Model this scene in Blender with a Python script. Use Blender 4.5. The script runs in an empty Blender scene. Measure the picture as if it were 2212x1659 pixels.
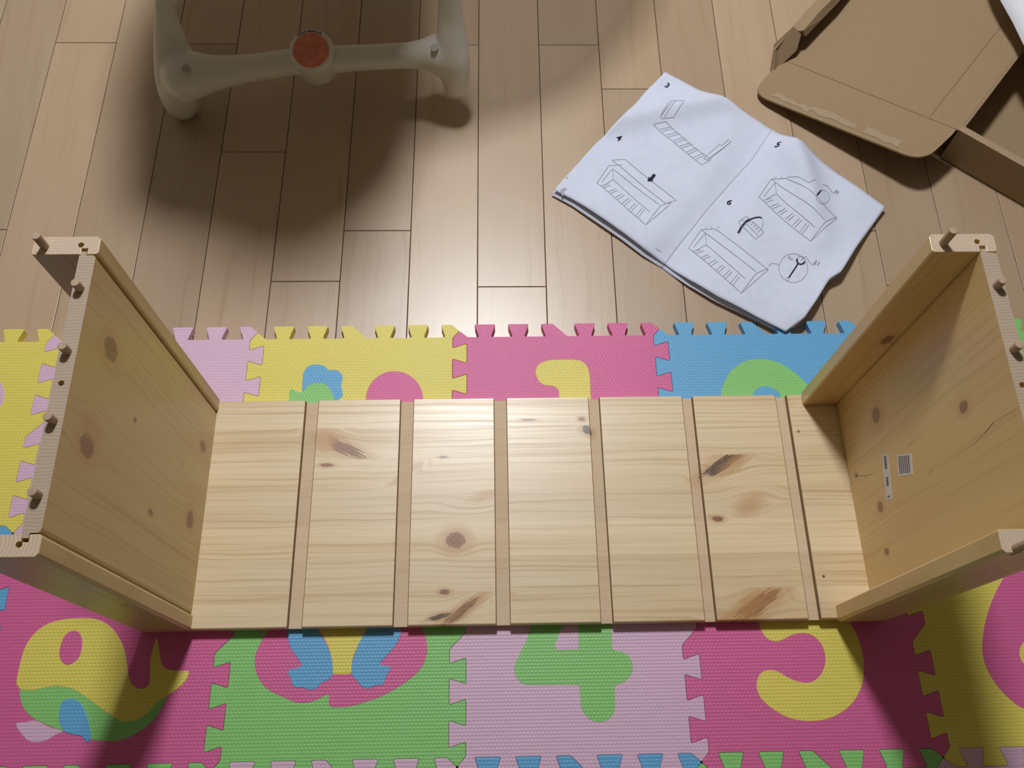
import bpy, bmesh, math, random
from mathutils import Vector, Matrix

scene = bpy.context.scene
C = scene.collection

# ------------------------------------------------------------------ camera
cam_data = bpy.data.cameras.new('camera')
cam_data.sensor_width = 36.0
cam_data.lens = 1929.05 / 2212 * 36.0
cam_data.clip_start = .02
cam = bpy.data.objects.new('camera', cam_data)
cam.location = (0.05157, -0.31898, 1.19988)
cam.rotation_euler = (0.420414, -0.012782, -0.018320)
C.objects.link(cam)
scene.camera = cam

# ------------------------------------------------------------------ world, exposure, lamp values
world = bpy.data.worlds.new('world')
world.use_nodes = True
world.node_tree.nodes['Background'].inputs[0].default_value = (.8, .9, 1, 1)
world.node_tree.nodes['Background'].inputs[1].default_value = .05
scene.world = world
scene.view_settings.view_transform = 'Standard'
scene.view_settings.look = 'None'
scene.view_settings.gamma = 1
scene.view_settings.exposure = 0
scene.view_settings.use_curve_mapping = False
LAMP = (-0.02, 1.30, 2.33)
LAMP_STRENGTH = 186.0
LAMP_COLOR = (.96, .975, 1.0)
LAMP_RADIUS = .16

# ------------------------------------------------------------------ measured outlines (metres)
INSERTS = {'butterfly': [('pink', 1,
                [(0.0795, 0.1808), (0.0564, 0.1676), (0.0474, 0.1543), (0.042, 0.1394), (0.0416, 0.1262), (0.0454, 0.1131), (0.0542, 0.1), (0.0668, 0.0909), (0.0843, 0.0835), (0.0981, 0.078),
                 (0.1131, 0.0777), (0.1246, 0.0812), (0.1373, 0.0873), (0.1388, 0.0762), (0.142, 0.072), (0.1537, 0.0715), (0.1686, 0.0728), (0.1868, 0.0777), (0.205, 0.0838), (0.2248, 0.0939),
                 (0.2414, 0.1049), (0.253, 0.1161), (0.2588, 0.1275), (0.2607, 0.1391), (0.2591, 0.1525), (0.2536, 0.166), (0.2429, 0.1781), (0.2, 0.2064), (0.1467, 0.2178), (0.1055, 0.2045)]),
               ('yellow', 2,
                [(0.1176, 0.1683), (0.1261, 0.158), (0.1339, 0.1445), (0.1391, 0.1295), (0.1413, 0.1163), (0.142, 0.1114), (0.153, 0.1108), (0.1648, 0.1119), (0.1651, 0.1225), (0.167, 0.134),
                 (0.1732, 0.1472), (0.1827, 0.1638), (0.1924, 0.179), (0.1481, 0.1934), (0.1072, 0.1803)]),
               ('blue', 3,
                [(0.0805, 0.1689), (0.0815, 0.1571), (0.085, 0.1453), (0.0936, 0.1336), (0.1012, 0.1236), (0.0972, 0.1204), (0.0865, 0.1173), (0.0851, 0.1132), (0.089, 0.1075), (0.0913, 0.0994),
                 (0.0984, 0.0952), (0.1051, 0.0956), (0.112, 0.0931), (0.122, 0.0943), (0.1275, 0.1004), (0.1349, 0.1035), (0.1405, 0.1082), (0.1412, 0.118), (0.1381, 0.1328), (0.1321, 0.1462),
                 (0.1244, 0.158), (0.1149, 0.17), (0.0971, 0.1771)]),
               ('blue', 3,
                [(0.1842, 0.1689), (0.1762, 0.1555), (0.17, 0.1422), (0.1657, 0.1274), (0.165, 0.1143), (0.1676, 0.1078), (0.1739, 0.1012), (0.1809, 0.0946), (0.1894, 0.0932), (0.196, 0.0968),
                 (0.2061, 0.0974), (0.2091, 0.1071), (0.2136, 0.1151), (0.212, 0.1201), (0.2035, 0.121), (0.2008, 0.1235), (0.2082, 0.1316), (0.218, 0.1431), (0.2245, 0.1547), (0.2259, 0.1665),
                 (0.2098, 0.1787)])],
 'disc': [('lilac', 1,
           [(0.2464, 0.2046), (0.2472, 0.1975), (0.2465, 0.1908), (0.2443, 0.1848), (0.2408, 0.1799), (0.2362, 0.1762), (0.2306, 0.1739), (0.2244, 0.1732), (0.2178, 0.1741), (0.2112, 0.1765),
            (0.2049, 0.1803), (0.1992, 0.1854), (0.1944, 0.1914), (0.1907, 0.1982), (0.1883, 0.2053), (0.1874, 0.2124), (0.188, 0.2192), (0.1901, 0.2253), (0.1936, 0.2304), (0.1983, 0.2342),
            (0.2039, 0.2365), (0.2103, 0.2373), (0.217, 0.2364), (0.2237, 0.2339), (0.2301, 0.2299), (0.2358, 0.2247), (0.2406, 0.2185), (0.2442, 0.2117)])],
 'five': [('yellow', 1,
           [(0.0931, 0.1656), (0.0949, 0.1556), (0.1008, 0.1455), (0.1125, 0.1418), (0.1233, 0.1451), (0.1343, 0.1499), (0.1469, 0.1517), (0.1589, 0.1495), (0.1679, 0.1414), (0.1723, 0.1305),
            (0.1725, 0.1188), (0.1685, 0.1072), (0.1609, 0.0977), (0.152, 0.0921), (0.1417, 0.0907), (0.13, 0.0934), (0.1187, 0.0988), (0.1094, 0.1047), (0.0996, 0.107), (0.0891, 0.1047),
            (0.0821, 0.0971), (0.0794, 0.0876), (0.0813, 0.0762), (0.0881, 0.0667), (0.0988, 0.0581), (0.1117, 0.0504), (0.1269, 0.0459), (0.1445, 0.0447), (0.1627, 0.0468), (0.1818, 0.0539),
            (0.1977, 0.0648), (0.209, 0.0778), (0.2168, 0.0929), (0.2209, 0.1102), (0.2217, 0.1258), (0.2197, 0.1436), (0.2143, 0.1596), (0.2077, 0.1698), (0.1737, 0.1907), (0.2014, 0.2319),
            (0.1922, 0.2405), (0.118, 0.2416), (0.1014, 0.2125)])],
 'four': [('green', 1,
           [(0.0951, 0.1694), (0.0914, 0.1563), (0.0861, 0.145), (0.0791, 0.1322), (0.0731, 0.1195), (0.0721, 0.1115), (0.0744, 0.1036), (0.08, 0.0972), (0.0882, 0.0939), (0.103, 0.0937),
            (0.1507, 0.0929), (0.1538, 0.0897), (0.1546, 0.0788), (0.1544, 0.068), (0.1573, 0.0603), (0.1649, 0.0517), (0.1761, 0.0482), (0.1876, 0.0506), (0.1954, 0.0581), (0.198, 0.0657),
            (0.1984, 0.0796), (0.199, 0.0889), (0.2009, 0.092), (0.2085, 0.0942), (0.2171, 0.0996), (0.2228, 0.109), (0.2235, 0.1185), (0.2191, 0.1274), (0.2111, 0.1329), (0.2012, 0.135),
            (0.199, 0.1399), (0.1992, 0.1512), (0.2, 0.1677), (0.2002, 0.1977), (0.1944, 0.2148), (0.1758, 0.2219), (0.1548, 0.2154), (0.1335, 0.1988), (0.109, 0.1791)]),
          ('lilac', 2, [(0.1564, 0.1601), (0.1553, 0.1373), (0.1527, 0.1361), (0.1293, 0.1362), (0.1258, 0.1386), (0.1255, 0.1443), (0.1291, 0.1508), (0.1337, 0.1605), (0.1569, 0.1883)])],
 'hen': [('blue', 1,
          [(0.0718, 0.2279), (0.0736, 0.2373), (0.0805, 0.2455), (0.0911, 0.247), (0.102, 0.244), (0.1088, 0.238), (0.1184, 0.2379), (0.1262, 0.2331), (0.1299, 0.2248), (0.1284, 0.2131),
           (0.1312, 0.2015), (0.131, 0.1946), (0.1226, 0.1878), (0.1086, 0.1765), (0.0758, 0.1953)]),
         ('green', 2,
          [(0.0548, 0.2071), (0.0689, 0.2023), (0.0751, 0.2045), (0.0788, 0.2114), (0.0869, 0.216), (0.0974, 0.2177), (0.1083, 0.2122), (0.1154, 0.2017), (0.1205, 0.1878), (0.1176, 0.1673),
           (0.1, 0.1496), (0.0685, 0.1545), (0.0569, 0.1818)]),
         ('pink', 1,
          [(0.2477, 0.1885), (0.2469, 0.1785), (0.2441, 0.1691), (0.2394, 0.1607), (0.2331, 0.1538), (0.2255, 0.1487), (0.217, 0.1455), (0.2079, 0.1446), (0.1988, 0.1458), (0.19, 0.1491),
           (0.1821, 0.1545), (0.1753, 0.1616), (0.17, 0.17), (0.1665, 0.1795), (0.165, 0.1895), (0.1656, 0.1996), (0.1682, 0.2091), (0.1727, 0.2177), (0.179, 0.2249), (0.1867, 0.2303),
           (0.1954, 0.2337), (0.2047, 0.2347), (0.2141, 0.2334), (0.2231, 0.2299), (0.2312, 0.2243), (0.238, 0.2169), (0.2432, 0.2082), (0.2465, 0.1985)])],
 'one': [('yellow', 1,
          [(0.1113, 0.2297), (0.1135, 0.239), (0.1194, 0.2452), (0.1309, 0.2495), (0.148, 0.2502), (0.1708, 0.2499), (0.182, 0.246), (0.1886, 0.2365), (0.1906, 0.2225), (0.1902, 0.1887),
           (0.1882, 0.1263), (0.1735, 0.0805), (0.152, 0.0808), (0.143, 0.1269), (0.1443, 0.1924), (0.1419, 0.2031), (0.135, 0.2078), (0.1239, 0.2094), (0.1156, 0.2157)])],
 'six': [('pink', 1,
          [(0.1365, 0.0485), (0.1144, 0.0545), (0.1006, 0.065), (0.0882, 0.0804), (0.0802, 0.0978), (0.0772, 0.1153), (0.0798, 0.135), (0.0905, 0.1628), (0.1067, 0.1911), (0.1269, 0.2178),
           (0.1508, 0.2407), (0.1809, 0.2574), (0.2029, 0.2593), (0.2075, 0.2441), (0.196, 0.2252), (0.1788, 0.2086), (0.2026, 0.2103), (0.2245, 0.1975), (0.2386, 0.1726), (0.2364, 0.1363),
           (0.2189, 0.0974), (0.1926, 0.0691), (0.1638, 0.0527)]),
         ('yellow', 2,
          [(0.1863, 0.1213), (0.1841, 0.1161), (0.1805, 0.1112), (0.1757, 0.1069), (0.1699, 0.1033), (0.1634, 0.1006), (0.1566, 0.099), (0.1498, 0.0986), (0.1432, 0.0993), (0.1373, 0.1011),
           (0.1323, 0.1039), (0.1285, 0.1077), (0.126, 0.1122), (0.125, 0.1171), (0.1256, 0.1224), (0.1276, 0.1276), (0.1312, 0.1325), (0.1359, 0.137), (0.1417, 0.1407), (0.1482, 0.1434),
           (0.1552, 0.1451), (0.1621, 0.1455), (0.1688, 0.1448), (0.1748, 0.143), (0.1798, 0.14), (0.1836, 0.1362), (0.186, 0.1316), (0.1869, 0.1266)])],
 'two': [('green', 1,
          [(0.0801, 0.1894), (0.0841, 0.2046), (0.0966, 0.2262), (0.1155, 0.2416), (0.1334, 0.2471), (0.1563, 0.2468), (0.178, 0.2377), (0.1957, 0.2218), (0.2099, 0.203), (0.2141, 0.1846),
           (0.2056, 0.1575), (0.1825, 0.134), (0.1418, 0.0996), (0.1956, 0.0931), (0.1943, 0.0675), (0.0834, 0.0691), (0.0728, 0.0948), (0.0882, 0.109), (0.1371, 0.1465), (0.1515, 0.1702),
           (0.1212, 0.1737), (0.1005, 0.1649), (0.0813, 0.1681)]),
         ('blue', 2, [(0.1259, 0.1888), (0.1297, 0.1964), (0.1419, 0.2033), (0.1531, 0.2022), (0.1621, 0.196), (0.1665, 0.1867), (0.1571, 0.1702), (0.1236, 0.1706)])],
 'whale': [('green', 1,
            [(0.0512, 0.1008), (0.0707, 0.1014), (0.0869, 0.1047), (0.0999, 0.1054), (0.1177, 0.1006), (0.1447, 0.0849), (0.1696, 0.0694), (0.1932, 0.0611), (0.2057, 0.0644), (0.2158, 0.0713),
             (0.2236, 0.0817), (0.2348, 0.0887), (0.2339, 0.0816), (0.2291, 0.0693), (0.2197, 0.0571), (0.2082, 0.0478), (0.1946, 0.0402), (0.1804, 0.0371), (0.1657, 0.0373), (0.1489, 0.0393),
             (0.1332, 0.0448), (0.116, 0.0485), (0.0983, 0.0549), (0.0782, 0.0631), (0.0631, 0.0739), (0.0554, 0.0847)]),
           ('yellow', 2,
            [(0.0446, 0.1099), (0.0445, 0.1245), (0.0452, 0.1391), (0.0474, 0.1521), (0.0534, 0.1651), (0.0654, 0.1772), (0.0815, 0.1836), (0.1003, 0.1861), (0.1235, 0.1861), (0.1397, 0.1817),
             (0.1537, 0.1729), (0.1642, 0.1614), (0.1717, 0.15), (0.1772, 0.1369), (0.1818, 0.1221), (0.1854, 0.1111), (0.1905, 0.1029), (0.1997, 0.0979), (0.208, 0.099), (0.2117, 0.1053),
             (0.2105, 0.118), (0.209, 0.1309), (0.2097, 0.1457), (0.2124, 0.1596), (0.2163, 0.153), (0.2203, 0.138), (0.2248, 0.126), (0.2332, 0.1204), (0.2448, 0.1189), (0.2585, 0.1181),
             (0.2594, 0.1153), (0.2575, 0.1081), (0.2511, 0.1001), (0.2426, 0.093), (0.2339, 0.0878), (0.2238, 0.08), (0.216, 0.0695), (0.2059, 0.0626), (0.1935, 0.0594), (0.1822, 0.0604),
             (0.1701, 0.0668), (0.1577, 0.074), (0.1452, 0.0822), (0.1326, 0.0904), (0.1181, 0.0979), (0.1004, 0.1026), (0.0874, 0.102), (0.0712, 0.0987), (0.0601, 0.0983), (0.0514, 0.0999),
             (0.0459, 0.1054)]),
           ('blue', 3,
            [(0.1053, 0.0714), (0.1049, 0.0785), (0.1075, 0.0846), (0.1126, 0.0872), (0.1201, 0.0871), (0.1282, 0.0834), (0.1352, 0.0753), (0.1419, 0.0638), (0.1468, 0.0515), (0.1495, 0.041),
             (0.1475, 0.0368), (0.1436, 0.0377), (0.1381, 0.043), (0.1275, 0.0457), (0.118, 0.0476), (0.1114, 0.0538), (0.1066, 0.0626)]),
           ('lilac', 1,
            [(0.0541, 0.0592), (0.0658, 0.0607), (0.0784, 0.0622), (0.0965, 0.0544), (0.1131, 0.0495), (0.1056, 0.0453), (0.0957, 0.0394), (0.0851, 0.0374), (0.0739, 0.0389), (0.0629, 0.0478)]),
           ('pink', 3,
            [(0.0921, 0.142), (0.092, 0.1532), (0.0954, 0.1653), (0.1032, 0.1703), (0.1121, 0.1688), (0.118, 0.1603), (0.1197, 0.1471), (0.1185, 0.1379), (0.1122, 0.1306), (0.1042, 0.128),
             (0.0967, 0.1327)])]}
MANUAL_LINES = [(0.0009, [(0.3588, 0.4444), (0.3826, 0.4795), (0.4051, 0.4799)]), (0.0009, [(0.3588, 0.4444), (0.4287, 0.3559), (0.4776, 0.4006)]), (0.0009, [(0.4336, 0.3634), (0.4577, 0.3933), (0.4781, 0.4039)]),
 (0.0009, [(0.4287, 0.3559), (0.4336, 0.3634)]), (0.0009, [(0.3667, 0.4453), (0.3884, 0.4725), (0.4568, 0.3964)]), (0.0009, [(0.3884, 0.4725), (0.3866, 0.4488), (0.3712, 0.4398)]),
 (0.0009, [(0.3866, 0.4488), (0.4387, 0.3817)]), (0.0009, [(0.3648, 0.4373), (0.3779, 0.44)]), (0.0009, [(0.368, 0.4329), (0.381, 0.4365)]), (0.0009, [(0.3746, 0.4238), (0.3877, 0.4294)]),
 (0.0009, [(0.3777, 0.4196), (0.3909, 0.4261)]), (0.0009, [(0.3844, 0.4109), (0.3976, 0.4193)]), (0.0009, [(0.3876, 0.4068), (0.4007, 0.4161)]), (0.0009, [(0.3943, 0.3984), (0.4074, 0.4092)]),
 (0.0009, [(0.3975, 0.3944), (0.4105, 0.406)]), (0.0009, [(0.4042, 0.3861), (0.4172, 0.3993)]), (0.0009, [(0.4074, 0.3822), (0.4203, 0.3961)]), (0.0009, [(0.414, 0.374), (0.4269, 0.3895)]),
 (0.0009, [(0.4172, 0.3702), (0.4301, 0.3864)]), (0.0009, [(0.4051, 0.4799), (0.4776, 0.4006)]), (0.0009, [(0.3826, 0.4795), (0.4568, 0.3964)]), (0.0009, [(0.3894, 0.4808), (0.3912, 0.4846)]),
 (0.0009, [(0.3982, 0.4809), (0.4, 0.4851)]), (0.0009, [(0.4091, 0.4803), (0.4109, 0.4843)]), (0.0009, [(0.4815, 0.5378), (0.5064, 0.5732), (0.5273, 0.5705)]),
 (0.0009, [(0.4815, 0.5378), (0.5501, 0.4493), (0.5998, 0.4934)]), (0.0009, [(0.5546, 0.4559), (0.5768, 0.4819), (0.6005, 0.4968)]), (0.0009, [(0.5501, 0.4493), (0.5546, 0.4559)]),
 (0.0009, [(0.4896, 0.539), (0.5119, 0.5661), (0.5758, 0.4846)]), (0.0009, [(0.5119, 0.5661), (0.5101, 0.5435), (0.4943, 0.5343)]), (0.0009, [(0.5101, 0.5435), (0.5588, 0.4722)]),
 (0.0009, [(0.4876, 0.5313), (0.5013, 0.5349)]), (0.0009, [(0.491, 0.5275), (0.5045, 0.5318)]), (0.0009, [(0.498, 0.5195), (0.5114, 0.5252)]), (0.0009, [(0.5013, 0.5157), (0.5146, 0.522)]),
 (0.0009, [(0.5083, 0.5077), (0.5211, 0.5149)]), (0.0009, [(0.5115, 0.5038), (0.5241, 0.5115)]), (0.0009, [(0.5181, 0.4953), (0.5303, 0.504)]), (0.0009, [(0.5212, 0.4912), (0.5332, 0.5004)]),
 (0.0009, [(0.5276, 0.4824), (0.5392, 0.4927)]), (0.0009, [(0.5305, 0.4782), (0.542, 0.4891)]), (0.0009, [(0.5367, 0.4692), (0.548, 0.4816)]), (0.0009, [(0.5396, 0.465), (0.5509, 0.4781)]),
 (0.0009, [(0.5273, 0.5705), (0.5998, 0.4934)]), (0.0009, [(0.5064, 0.5732), (0.5758, 0.4846)]), (0.0009, [(0.513, 0.5742), (0.5147, 0.5777)]), (0.0009, [(0.5211, 0.5731), (0.5227, 0.5766)]),
 (0.0009, [(0.5306, 0.5697), (0.5321, 0.573)]), (0.0009, [(0.2212, 0.5685), (0.2422, 0.602), (0.2639, 0.6027)]), (0.0009, [(0.2212, 0.5685), (0.2933, 0.4825), (0.3376, 0.5265)]),
 (0.0009, [(0.2978, 0.4905), (0.3196, 0.521), (0.3379, 0.5294)]), (0.0009, [(0.2933, 0.4825), (0.2978, 0.4905)]), (0.0009, [(0.2289, 0.57), (0.2481, 0.5955), (0.3187, 0.5241)]),
 (0.0009, [(0.2481, 0.5955), (0.2481, 0.5741), (0.2336, 0.565)]), (0.0009, [(0.2481, 0.5741), (0.3024, 0.5103)]), (0.0009, [(0.2274, 0.5618), (0.2402, 0.5656)]),
 (0.0009, [(0.2307, 0.5577), (0.2435, 0.5624)]), (0.0009, [(0.2377, 0.549), (0.2504, 0.5559)]), (0.0009, [(0.241, 0.545), (0.2537, 0.5529)]), (0.0009, [(0.248, 0.5368), (0.2606, 0.5467)]),
 (0.0009, [(0.2513, 0.533), (0.2639, 0.5438)]), (0.0009, [(0.2583, 0.5251), (0.2708, 0.5377)]), (0.0009, [(0.2616, 0.5214), (0.2741, 0.5348)]), (0.0009, [(0.2686, 0.5135), (0.2809, 0.5285)]),
 (0.0009, [(0.2719, 0.5098), (0.2841, 0.5254)]), (0.0009, [(0.2787, 0.5016), (0.2909, 0.5187)]), (0.0009, [(0.2819, 0.4976), (0.294, 0.5155)]),
 (0.0009, [(0.2484, 0.6127), (0.2698, 0.6142), (0.3462, 0.5313), (0.3295, 0.5254), (0.2484, 0.6127)]),
 (0.0009, [(0.3531, 0.7283), (0.3761, 0.7242), (0.3565, 0.6958), (0.338, 0.6935), (0.3337, 0.6962), (0.3531, 0.7283)]), (0.0009, [(0.3408, 0.6953), (0.3609, 0.7251)]),
 (0.0009, [(0.3365, 0.6988), (0.3551, 0.7234)]), (0.0009, [(0.3221, 0.684), (0.3436, 0.6892), (0.4114, 0.6104), (0.3954, 0.601), (0.3221, 0.684)]), (0.0008, [(0.3325, 0.6755), (0.3533, 0.6809)]),
 (0.0008, [(0.3359, 0.672), (0.3565, 0.6777)]), (0.0008, [(0.3428, 0.664), (0.363, 0.6706)]), (0.0008, [(0.3461, 0.66), (0.3661, 0.6671)]), (0.0008, [(0.3528, 0.6518), (0.3725, 0.6598)]),
 (0.0008, [(0.3561, 0.6479), (0.3756, 0.6563)]), (0.0008, [(0.3628, 0.64), (0.3819, 0.6491)]), (0.0008, [(0.3661, 0.6363), (0.385, 0.6456)]), (0.0008, [(0.373, 0.6287), (0.3912, 0.638)]),
 (0.0008, [(0.3762, 0.625), (0.3941, 0.6343)]), (0.0008, [(0.3829, 0.6171), (0.4001, 0.6262)]), (0.0008, [(0.3861, 0.6132), (0.4029, 0.6222)]),
 (0.0009, [(0.3996, 0.614), (0.4298, 0.6446), (0.4337, 0.6413), (0.445, 0.654), (0.4498, 0.6504), (0.4058, 0.6092), (0.3995, 0.6133)]), (0.0009, [(0.4032, 0.6101), (0.4488, 0.6494)]),
 (0.0009, [(0.4433, 0.4917), (0.4565, 0.5009), (0.4805, 0.4702), (0.4654, 0.4572), (0.4429, 0.4884), (0.4433, 0.4917)]), (0.0008, [(0.4477, 0.4947), (0.4702, 0.4638)]),
 (0.0008, [(0.4509, 0.4895), (0.4587, 0.4975)]), (0.0008, [(0.454, 0.4927), (0.4587, 0.4975)]), (0.0008, [(0.4573, 0.488), (0.462, 0.4928)]), (0.0008, [(0.4607, 0.4833), (0.4654, 0.4881)]),
 (0.0008, [(0.4641, 0.4788), (0.4688, 0.4836)]), (0.0008, [(0.4675, 0.4744), (0.4722, 0.4791)]), (0.0008, [(0.471, 0.47), (0.4757, 0.4748)]),
 (0.0034, [(0.4395, 0.4693), (0.4458, 0.4802), (0.4536, 0.4894), (0.4609, 0.4944)]), (0.0026, [(0.4609, 0.4944), (0.4694, 0.4976), (0.4764, 0.499), (0.4808, 0.4978)]),
 (0.0009, [(0.4808, 0.4978), (0.4824, 0.4894), (0.477, 0.4748)]),
 (0.0008,
  [(0.5397, 0.403), (0.5379, 0.3965), (0.5348, 0.3902), (0.5304, 0.3847), (0.5252, 0.3803), (0.5196, 0.3773), (0.5138, 0.3759), (0.5082, 0.3764), (0.5034, 0.3786), (0.4993, 0.3825), (0.4965, 0.3876),
   (0.4949, 0.3938), (0.4946, 0.4005), (0.4958, 0.4074), (0.4982, 0.4139), (0.5017, 0.4196), (0.5061, 0.4242), (0.5113, 0.4274), (0.5168, 0.4291), (0.5224, 0.4293), (0.5277, 0.4278), (0.5324, 0.4249),
   (0.5361, 0.4207), (0.5387, 0.4155), (0.54, 0.4094), (0.5397, 0.403)]),
 (0.0008,
  [(0.5953, 0.5352), (0.5942, 0.5317), (0.5923, 0.528), (0.5897, 0.5244), (0.5864, 0.521), (0.5827, 0.5181), (0.579, 0.516), (0.5755, 0.5149), (0.5725, 0.5149), (0.5701, 0.516), (0.5684, 0.5179),
   (0.5674, 0.5205), (0.5671, 0.5235), (0.5677, 0.5268), (0.569, 0.5303), (0.5712, 0.5338), (0.5741, 0.5373), (0.5776, 0.5406), (0.5815, 0.5433), (0.5852, 0.5451), (0.5886, 0.5457), (0.5914, 0.5452),
   (0.5936, 0.5438), (0.595, 0.5415), (0.5956, 0.5385), (0.5953, 0.5352)]),
 (0.0009, [(0.4787, 0.4071), (0.4849, 0.413), (0.4939, 0.4119), (0.4963, 0.4072)]), (0.001, [(0.5311, 0.4173), (0.5392, 0.4236), (0.5475, 0.4084), (0.5542, 0.4158)]),
 (0.0022, [(0.5255, 0.4109), (0.5071, 0.3854)]),
 (0.0026, [(0.5366, 0.4147), (0.5352, 0.4126), (0.5333, 0.4111), (0.5312, 0.4103), (0.529, 0.4103), (0.5271, 0.4112), (0.5257, 0.4129), (0.5249, 0.415), (0.5249, 0.4175), (0.5256, 0.4199)]),
 (0.0009, [(0.5256, 0.4199), (0.5269, 0.422), (0.5288, 0.4236), (0.5309, 0.4244), (0.5331, 0.4243), (0.535, 0.4234), (0.5365, 0.4217), (0.5373, 0.4196), (0.5373, 0.4171), (0.5366, 0.4147)]),
 (0.0008, [(0.5071, 0.3825), (0.5061, 0.3804), (0.5043, 0.3793), (0.5027, 0.3797), (0.5019, 0.3814), (0.5023, 0.3836), (0.5037, 0.3853), (0.5056, 0.3857), (0.5069, 0.3846), (0.5071, 0.3825)]),
 (0.0018, [(0.5506, 0.4085), (0.5555, 0.4157)]), (0.0018, [(0.5549, 0.4073), (0.5594, 0.413)]),
 (0.0009, [(0.5304, 0.5708), (0.5436, 0.566), (0.5534, 0.5562), (0.5593, 0.5511), (0.5642, 0.5557), (0.5737, 0.5603)]), (0.001, [(0.586, 0.5568), (0.595, 0.5573), (0.6028, 0.5436), (0.6095, 0.5504)]),
 (0.0024, [(0.5807, 0.5438), (0.5695, 0.5289)]), (0.0018, [(0.6056, 0.5438), (0.6111, 0.5498)]), (0.0018, [(0.6091, 0.5427), (0.6135, 0.5478)]), (0.0009, [(0.3062, 0.4405), (0.3142, 0.4367)])]
MANUAL_ARROW = [(0.3182, 0.582), (0.3117, 0.5723), (0.3123, 0.5696), (0.3033, 0.5701), (0.3058, 0.5797), (0.3077, 0.5766), (0.3145, 0.5856)]
MANUAL_SMUDGES = [[(0.1612, 0.5551), (0.168, 0.558), (0.172, 0.5556), (0.1672, 0.5516), (0.1662, 0.5452), (0.1634, 0.5421), (0.1617, 0.5486)], [(0.1711, 0.5789), (0.1739, 0.5802), (0.1743, 0.5775), (0.172, 0.5748)]]
MANUAL_NUMBERS = {'3': (0.3539, 0.7715), '4': (0.2627, 0.6572), '5': (0.5236, 0.6362), '6': (0.4338, 0.5312), '6x': (0.5156, 0.4215)}
PAGE_EDGES = {'bot_l': [(0.1509, 0.5552), (0.1821, 0.5342), (0.2242, 0.4974), (0.2591, 0.4676), (0.2899, 0.4381), (0.3199, 0.4166)],
 'bot_r': [(0.3199, 0.4166), (0.3533, 0.3828), (0.3921, 0.3519), (0.4248, 0.3311), (0.4575, 0.31), (0.4871, 0.29)],
 'gutter': [(0.5241, 0.679), (0.4825, 0.6172), (0.4419, 0.57), (0.3979, 0.5176), (0.3553, 0.4629), (0.3199, 0.4166)],
 'left': [(0.1509, 0.5552), (0.1852, 0.599), (0.2262, 0.651), (0.2697, 0.6934), (0.3155, 0.7577), (0.353, 0.8018)],
 'right': [(0.6839, 0.5169), (0.654, 0.4795), (0.6193, 0.4362), (0.5865, 0.3899), (0.5672, 0.379), (0.5395, 0.3394), (0.5162, 0.3091), (0.5139, 0.3063)],
 'top_l': [(0.353, 0.8018), (0.3851, 0.7771), (0.4272, 0.7431), (0.4736, 0.7174), (0.504, 0.6959), (0.5241, 0.679)]}
BOARD_KNOTS = [(-0.1575, 0.1093, 0.0311, 0.0084, -0.49, 1), (-0.1839, 0.1219, 0.0168, 0.0182, 0.0, 3), (-0.1814, 0.0846, 0.0091, 0.0028, 0.0, 1), (-0.0026, -0.0229, 0.0136, 0.0119, 0.17, 1), (0.1802, 0.1322, 0.0084, 0.0063, -0.7, 2), (0.1738, 0.1484, 0.0052, 0.0035, 0.0, 1), (0.0979, 0.148, 0.011, 0.0017, 0.0, 2), (0.3647, 0.0776, 0.0324, 0.0091, 0.56, 2), (0.3843, 0.0801, 0.0272, 0.0112, 0.59, 3), (0.3496, 0.001, 0.0078, 0.0042, 0.0, 1), (0.3884, -0.1148, 0.0324, 0.0105, 0.56, 1), (0.3785, -0.117, 0.0454, 0.0154, 0.56, 3), (0.0142, -0.1111, 0.0402, 0.0098, 0.61, 3), (0.0041, -0.1168, 0.0259, 0.0056, 0.66, 1), (-0.0238, -0.1228, 0.0143, 0.0035, 0.26, 2), (-0.0171, -0.0911, 0.0065, 0.0035, 0.0, 1), (0.0378, 0.0385, 0.0272, 0.0091, 0.24, 3), (-0.0773, 0.0664, 0.0259, 0.0049, 0.66, 3), (0.396, 0.0203, 0.0259, 0.0154, 0.52, 3), (-0.0213, 0.0938, 0.0058, 0.0021, 0.0, 1), (0.4782, 0.1255, 0.0016, 0.0017, 0.0, 2), (0.4807, -0.0784, 0.0017, 0.0018, 0.0, 2)]
LEFT_KNOTS = [(0.3758, 0.0946, 0.0114, 0.0123, 0, 1), (0.3885, -0.0148, 0.0115, 0.0115, 0, 1), (0.3843, 0.0059, 0.0153, 0.0135, 0, 3), (0.1346, 0.1501, 0.0072, 0.0054, 0, 3), (0.0687, 0.0997, 0.0087, 0.008, 0, 1), (0.1348, 0.0509, 0.0046, 0.0069, 0, 3), (0.2113, -0.031, 0.0047, 0.0037, 0, 1), (0.0815, -0.0037, 0.0088, 0.0112, 0, 1), (0.2912, 0.05, 0.003, 0.0025, 0, 1)]
RIGHT_KNOTS = [(0.1468, 0.1032, 0.0083, 0.0101, 0, 1), (0.3487, 0.0351, 0.0063, 0.0063, 0, 1), (0.1109, -0.0068, 0.0059, 0.0065, 0, 1), (0.105, -0.0623, 0.0046, 0.0046, 0, 1), (0.2541, -0.0049, 0.0042, 0.0031, 0, 3), (0.221, 0.0395, 0.0044, 0.0022, 0, 3), (0.054, 0.0519, 0.0031, 0.0031, 0, 2)]
CRACK = [(-0.0007, 0.4354), (0.0002, 0.4173), (0.0014, 0.3969), (-0.0033, 0.3754), (-0.0066, 0.35), (-0.006, 0.3251)]
CRACK_SMALL = [(0.0513, 0.0537), (0.042, 0.0859), (0.0369, 0.1089), (0.0337, 0.1333)]
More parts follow.
